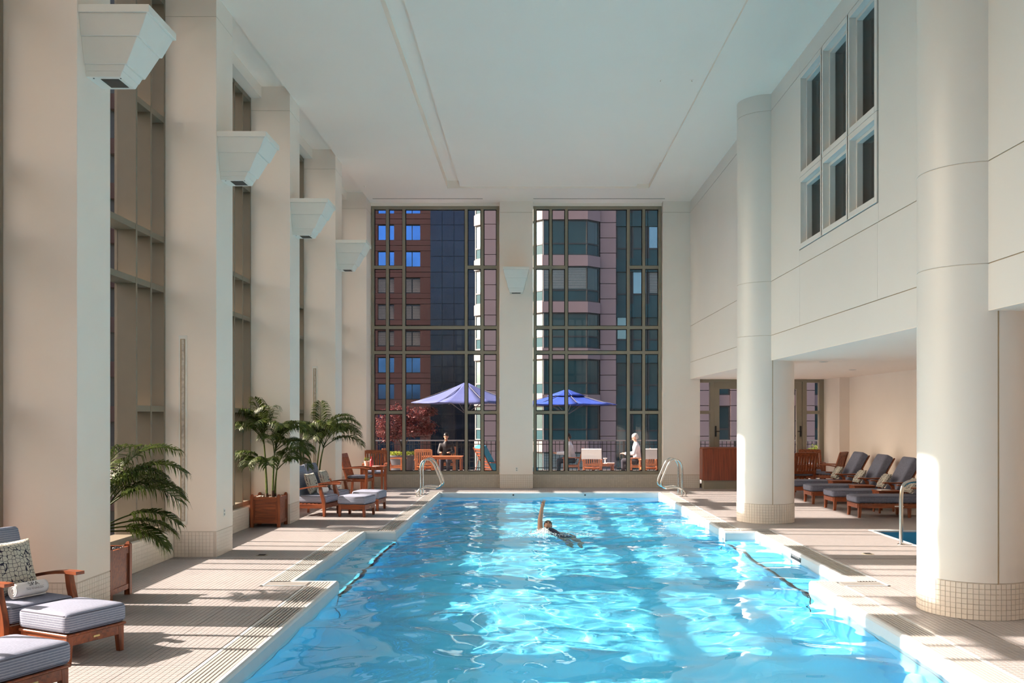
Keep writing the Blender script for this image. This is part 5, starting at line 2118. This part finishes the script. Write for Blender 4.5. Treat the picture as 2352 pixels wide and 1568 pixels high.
def seated_person(label, loc, rz, skin, hair, top, hands_fwd=.36, lean=.0, head_dir=(1, 0, -.25), parted=False):
    """person on a chair, facing local +x, seat height .45; clothes are children of the body"""
    t = thing('person', label, 'person', loc, rz)
    V = [(0, 0, .53), (lean * .4, 0, .72), (lean * .8, 0, .93), (lean, 0, 1.06), (lean + .02, 0, 1.16)]
    Rr = [(.135, .115), (.125, .10), (.14, .10), (.055, .055), (.05, .05)]
    E = [(0, 1), (1, 2), (2, 3), (3, 4)]
    hands = []
    for k in (-1, 1):
        b = len(V)
        V += [(lean * .85, k * .17, .97), (lean + .06, k * .235, .74), (lean + .06 + hands_fwd * .75, k * .16, .735), (lean + .10 + hands_fwd * .95, k * .12, .745)]
        Rr += [.062, .046, .034, (.030, .022)]
        E += [(2, b), (b, b + 1), (b + 1, b + 2), (b + 2, b + 3)]
        hands.append(V[-1])
        b = len(V)
        V += [(.04, k * .10, .52), (.44, k * .11, .50), (.46, k * .11, .10), (.58, k * .12, .035)]
        Rr += [.092, .065, .042, (.045, .032)]
        E += [(0, b), (b, b + 1), (b + 1, b + 2), (b + 2, b + 3)]
    hc = Vector((lean + .035, 0, 1.25))
    hold = {}

    def extra(mb):
        hold['M'] = head_lumps(mb, hc, head_dir, (0, 0, 1))
        for k, h in zip((-1, 1), hands):
            for i in range(4):
                y = h[1] + (i - 1.5) * .017
                mb.tube([(h[0] + .01, y, h[2]), (h[0] + .055, y, h[2] - .004), (h[0] + .085 - abs(i - 1.3) * .006, y, h[2] - .026)], [.0095, .009, .008], 6)
            mb.tube([(h[0] - .01, h[1] - k * .02, h[2]), (h[0] + .03, h[1] - k * .045, h[2] + .004), (h[0] + .05, h[1] - k * .04, h[2])], [.011, .010, .008], 6)
    body = link('body', skin_mesh('body', V, E, Rr, 0, extra, .013), t)
    body.data.materials.append(MATS[skin])
    # shirt or jacket
    Vt = V[:4]
    Et = [(0, 1), (1, 2), (2, 3)]
    Rt = [(.155, .135), (.150, .125), (.165, .125), (.075, .075)]
    for k, b in ((0, 5), (1, 13)):
        i = len(Vt)
        Vt += [V[b], V[b + 1], V[b + 2]]
        Rt += [.082, .062, .048]
        Et += [(2, i), (i, i + 1), (i + 1, i + 2)]
    sh = link('shirt', skin_mesh('shirt', Vt, Et, Rt, 0, None, .014), t)
    sh.data.materials.append(MATS[top])
    Vp = [V[0]]
    Ep = []
    Rp = [(.155, .135)]
    for b in (9, 17):
        i = len(Vp)
        Vp += [V[b], V[b + 1], V[b + 2]]
        Rp += [.108, .082, .062]
        Ep += [(0, i), (i, i + 1), (i + 1, i + 2)]
    tr_ = link('trousers', skin_mesh('trousers', Vp, Ep, Rp, 0, None, .014), t)
    tr_.data.materials.append(MATS['trousers'])
    for b in (9, 17):
        v = V[b + 3]
        MB().ball((v[0] - .02, v[1], .045), (.13, .05, .045), 12, 8).build('shoe', 'jacket_black', t, smooth=True)
    hm = MB()
    hm.ball((-.022, 0, .045), (.104, .086, .088), 18, 12, hold['M'])
    hm.ball((-.055, 0, .0), (.066, .078, .085), 14, 10, hold['M'])
    hm.build('hair', hair, t, smooth=True)
    for k in (-1, 1):
        MB().ball((.083, k * .030, .008), .009, 8, 6, hold['M']).build('eye', 'eye', t, smooth=True)
    return t


seated_person('seated man in a black jacket behind the sunlit terrace table', (-2.72, 30.72, .065), R(-92), 'skin', 'hair_black', 'jacket_black', .36, .06)
seated_person('dark-haired man in a white shirt leaning over, seen in the right end window', (1.42, 29.9, .065), R(178), 'skin', 'hair_black', 'shirt_white', .40, .12, (1, 0, -.55))
seated_person('white-haired man in a pale shirt near the right edge of the end window', (3.47, 29.55, .065), R(172), 'skin_pale', 'hair_white', 'shirt_white', .34, .05, (1, .1, -.4))

# ---------------------------------------------------------------- swimmer, on the back, one arm raised
sw = thing('person', 'swimmer on the back in a dark suit, one arm raised out of the pool', 'person', (0.30, 17.05, WATER))
# head away from the viewer, feet towards the viewer; x to the right, y away, z up
V = [(.34, -.50, -.17), (.20, -.30, -.075), (.07, -.10, -.02), (.045, .03, .01), (.05, .09, .045)]
Rr = [(.14, .10), (.125, .09), (.15, .095), (.05, .05), (.048, .048)]
E = [(0, 1), (1, 2), (2, 3), (3, 4)]
# raised arm (left in the picture)
V += [(-.085, -.13, -.01), (-.09, -.02, .22), (-.055, .03, .43), (-.03, .04, .505)]
Rr += [.058, .046, .035, .032]
E += [(2, 5), (5, 6), (6, 7), (7, 8)]
# other arm reaching down under water
V += [(.21, -.02, -.03), (.40, -.16, -.12), (.52, -.36, -.22), (.55, -.43, -.24)]
Rr += [.056, .043, .033, .028]
E += [(2, 9), (9, 10), (10, 11), (11, 12)]
for k in (-1, 1):
    b = len(V)
    V += [(.40 + k * .08, -.56 + k * .05, -.26), (.50 + k * .08, -.72 + k * .05, -.58 + k * .05), (.54 + k * .08, -.80 + k * .05, -.92 - k * .06), (.54 + k * .08, -.90 + k * .05, -1.00 - k * .05)]
    Rr += [.088, .062, .042, .034]
    E += [(0, b), (b, b + 1), (b + 1, b + 2), (b + 2, b + 3)]
hold = {}


def sw_extra(mb):
    hold['M'] = head_lumps(mb, Vector((.06, .12, .095)), (.05, -.62, .78), (0, 1, .6), .9)
    p = Vector((-.03, .04, .50))
    for i, (dx, dy, dz, ln) in enumerate(((.030, .0, .075, 1), (.012, .008, .088, 1), (-.010, .010, .080, 1), (-.036, .006, .058, .9))):
        q = p + Vector(((1.5 - i) * .015, 0, .02))
        mb.tube([q, q + Vector((dx * .5, dy, dz * .5)), q + Vector((dx, dy * 2, dz))], [.0095, .009, .007], 6)
    mb.tube([p + Vector((-.018, -.005, -.02)), p + Vector((-.045, -.02, .0)), p + Vector((-.058, -.02, .028))], [.011, .010, .008], 6)


body = link('body', skin_mesh('body', V, E, Rr, 0, sw_extra, .009, 'z'), sw)
body.data.materials.append(MATS['skin'])
Vs = V[:3] + [(.19, -.10, -.02)]
su = link('swimsuit', skin_mesh('swimsuit', [V[0], V[1], (.07, -.10, -.012), (.18, -.04, -.015), (-.03, -.12, -.02)], [(0, 1), (1, 2), (2, 3), (2, 4)],
                                [(.15, .11), (.138, .10), (.158, .105), .066, .062], 0, None, .012, 'z'), sw)
su.data.materials.append(MATS['swimsuit'])
hm = MB()
hm.ball((-.018, 0, .045), (.094, .080, .080), 18, 12, hold['M'])
hm.ball((-.055, 0, .01), (.060, .070, .075), 14, 10, hold['M'])
hm.build('swim_cap', 'hair_black', sw, smooth=True)
for k in (-1, 1):
    MB().ball((.078, k * .029, .010), (.012, .017, .011), 8, 6, hold['M']).build('goggle', 'eye', sw, smooth=True)
# splash thrown up by the stroke
rnd = random.Random(8)
m = MB()
for i in range(520):
    x = -.03 + .09 * rnd.gauss(0, 1)
    y = -.32 + .05 * rnd.gauss(0, 1)
    h = max(0, .10 * math.exp(-((x + .02) / .11) ** 2) * rnd.random() ** 1.5)
    r = rnd.uniform(.003, .009)
    m.ball((x, y, h + .012), (r * 1.3, r, r), 6, 4)
for i in range(22):                      # little thrown-up tongues of water
    x = -.03 + .09 * rnd.gauss(0, 1)
    y = -.30 + .04 * rnd.gauss(0, 1)
    h = rnd.uniform(.04, .11)
    m.tube([(x, y, 0), (x + rnd.gauss(0, .012), y, h * .6), (x + rnd.gauss(0, .03), y, h)], [.014, .009, .003], 5)
for i in range(240):
    a = rnd.uniform(0, 6.283)
    d = rnd.uniform(.25, .85)
    m.ball((.05 + d * math.cos(a), -.35 + .55 * d * math.sin(a), .014), (rnd.uniform(.005, .016), .005, .003), 6, 4)
sp_ = m.build('splash', 'foam', None, smooth=True, loc=(0.30, 17.05, WATER))
tag(sp_, 'white splash of water round the swimmer', 'splash', None, 'stuff')
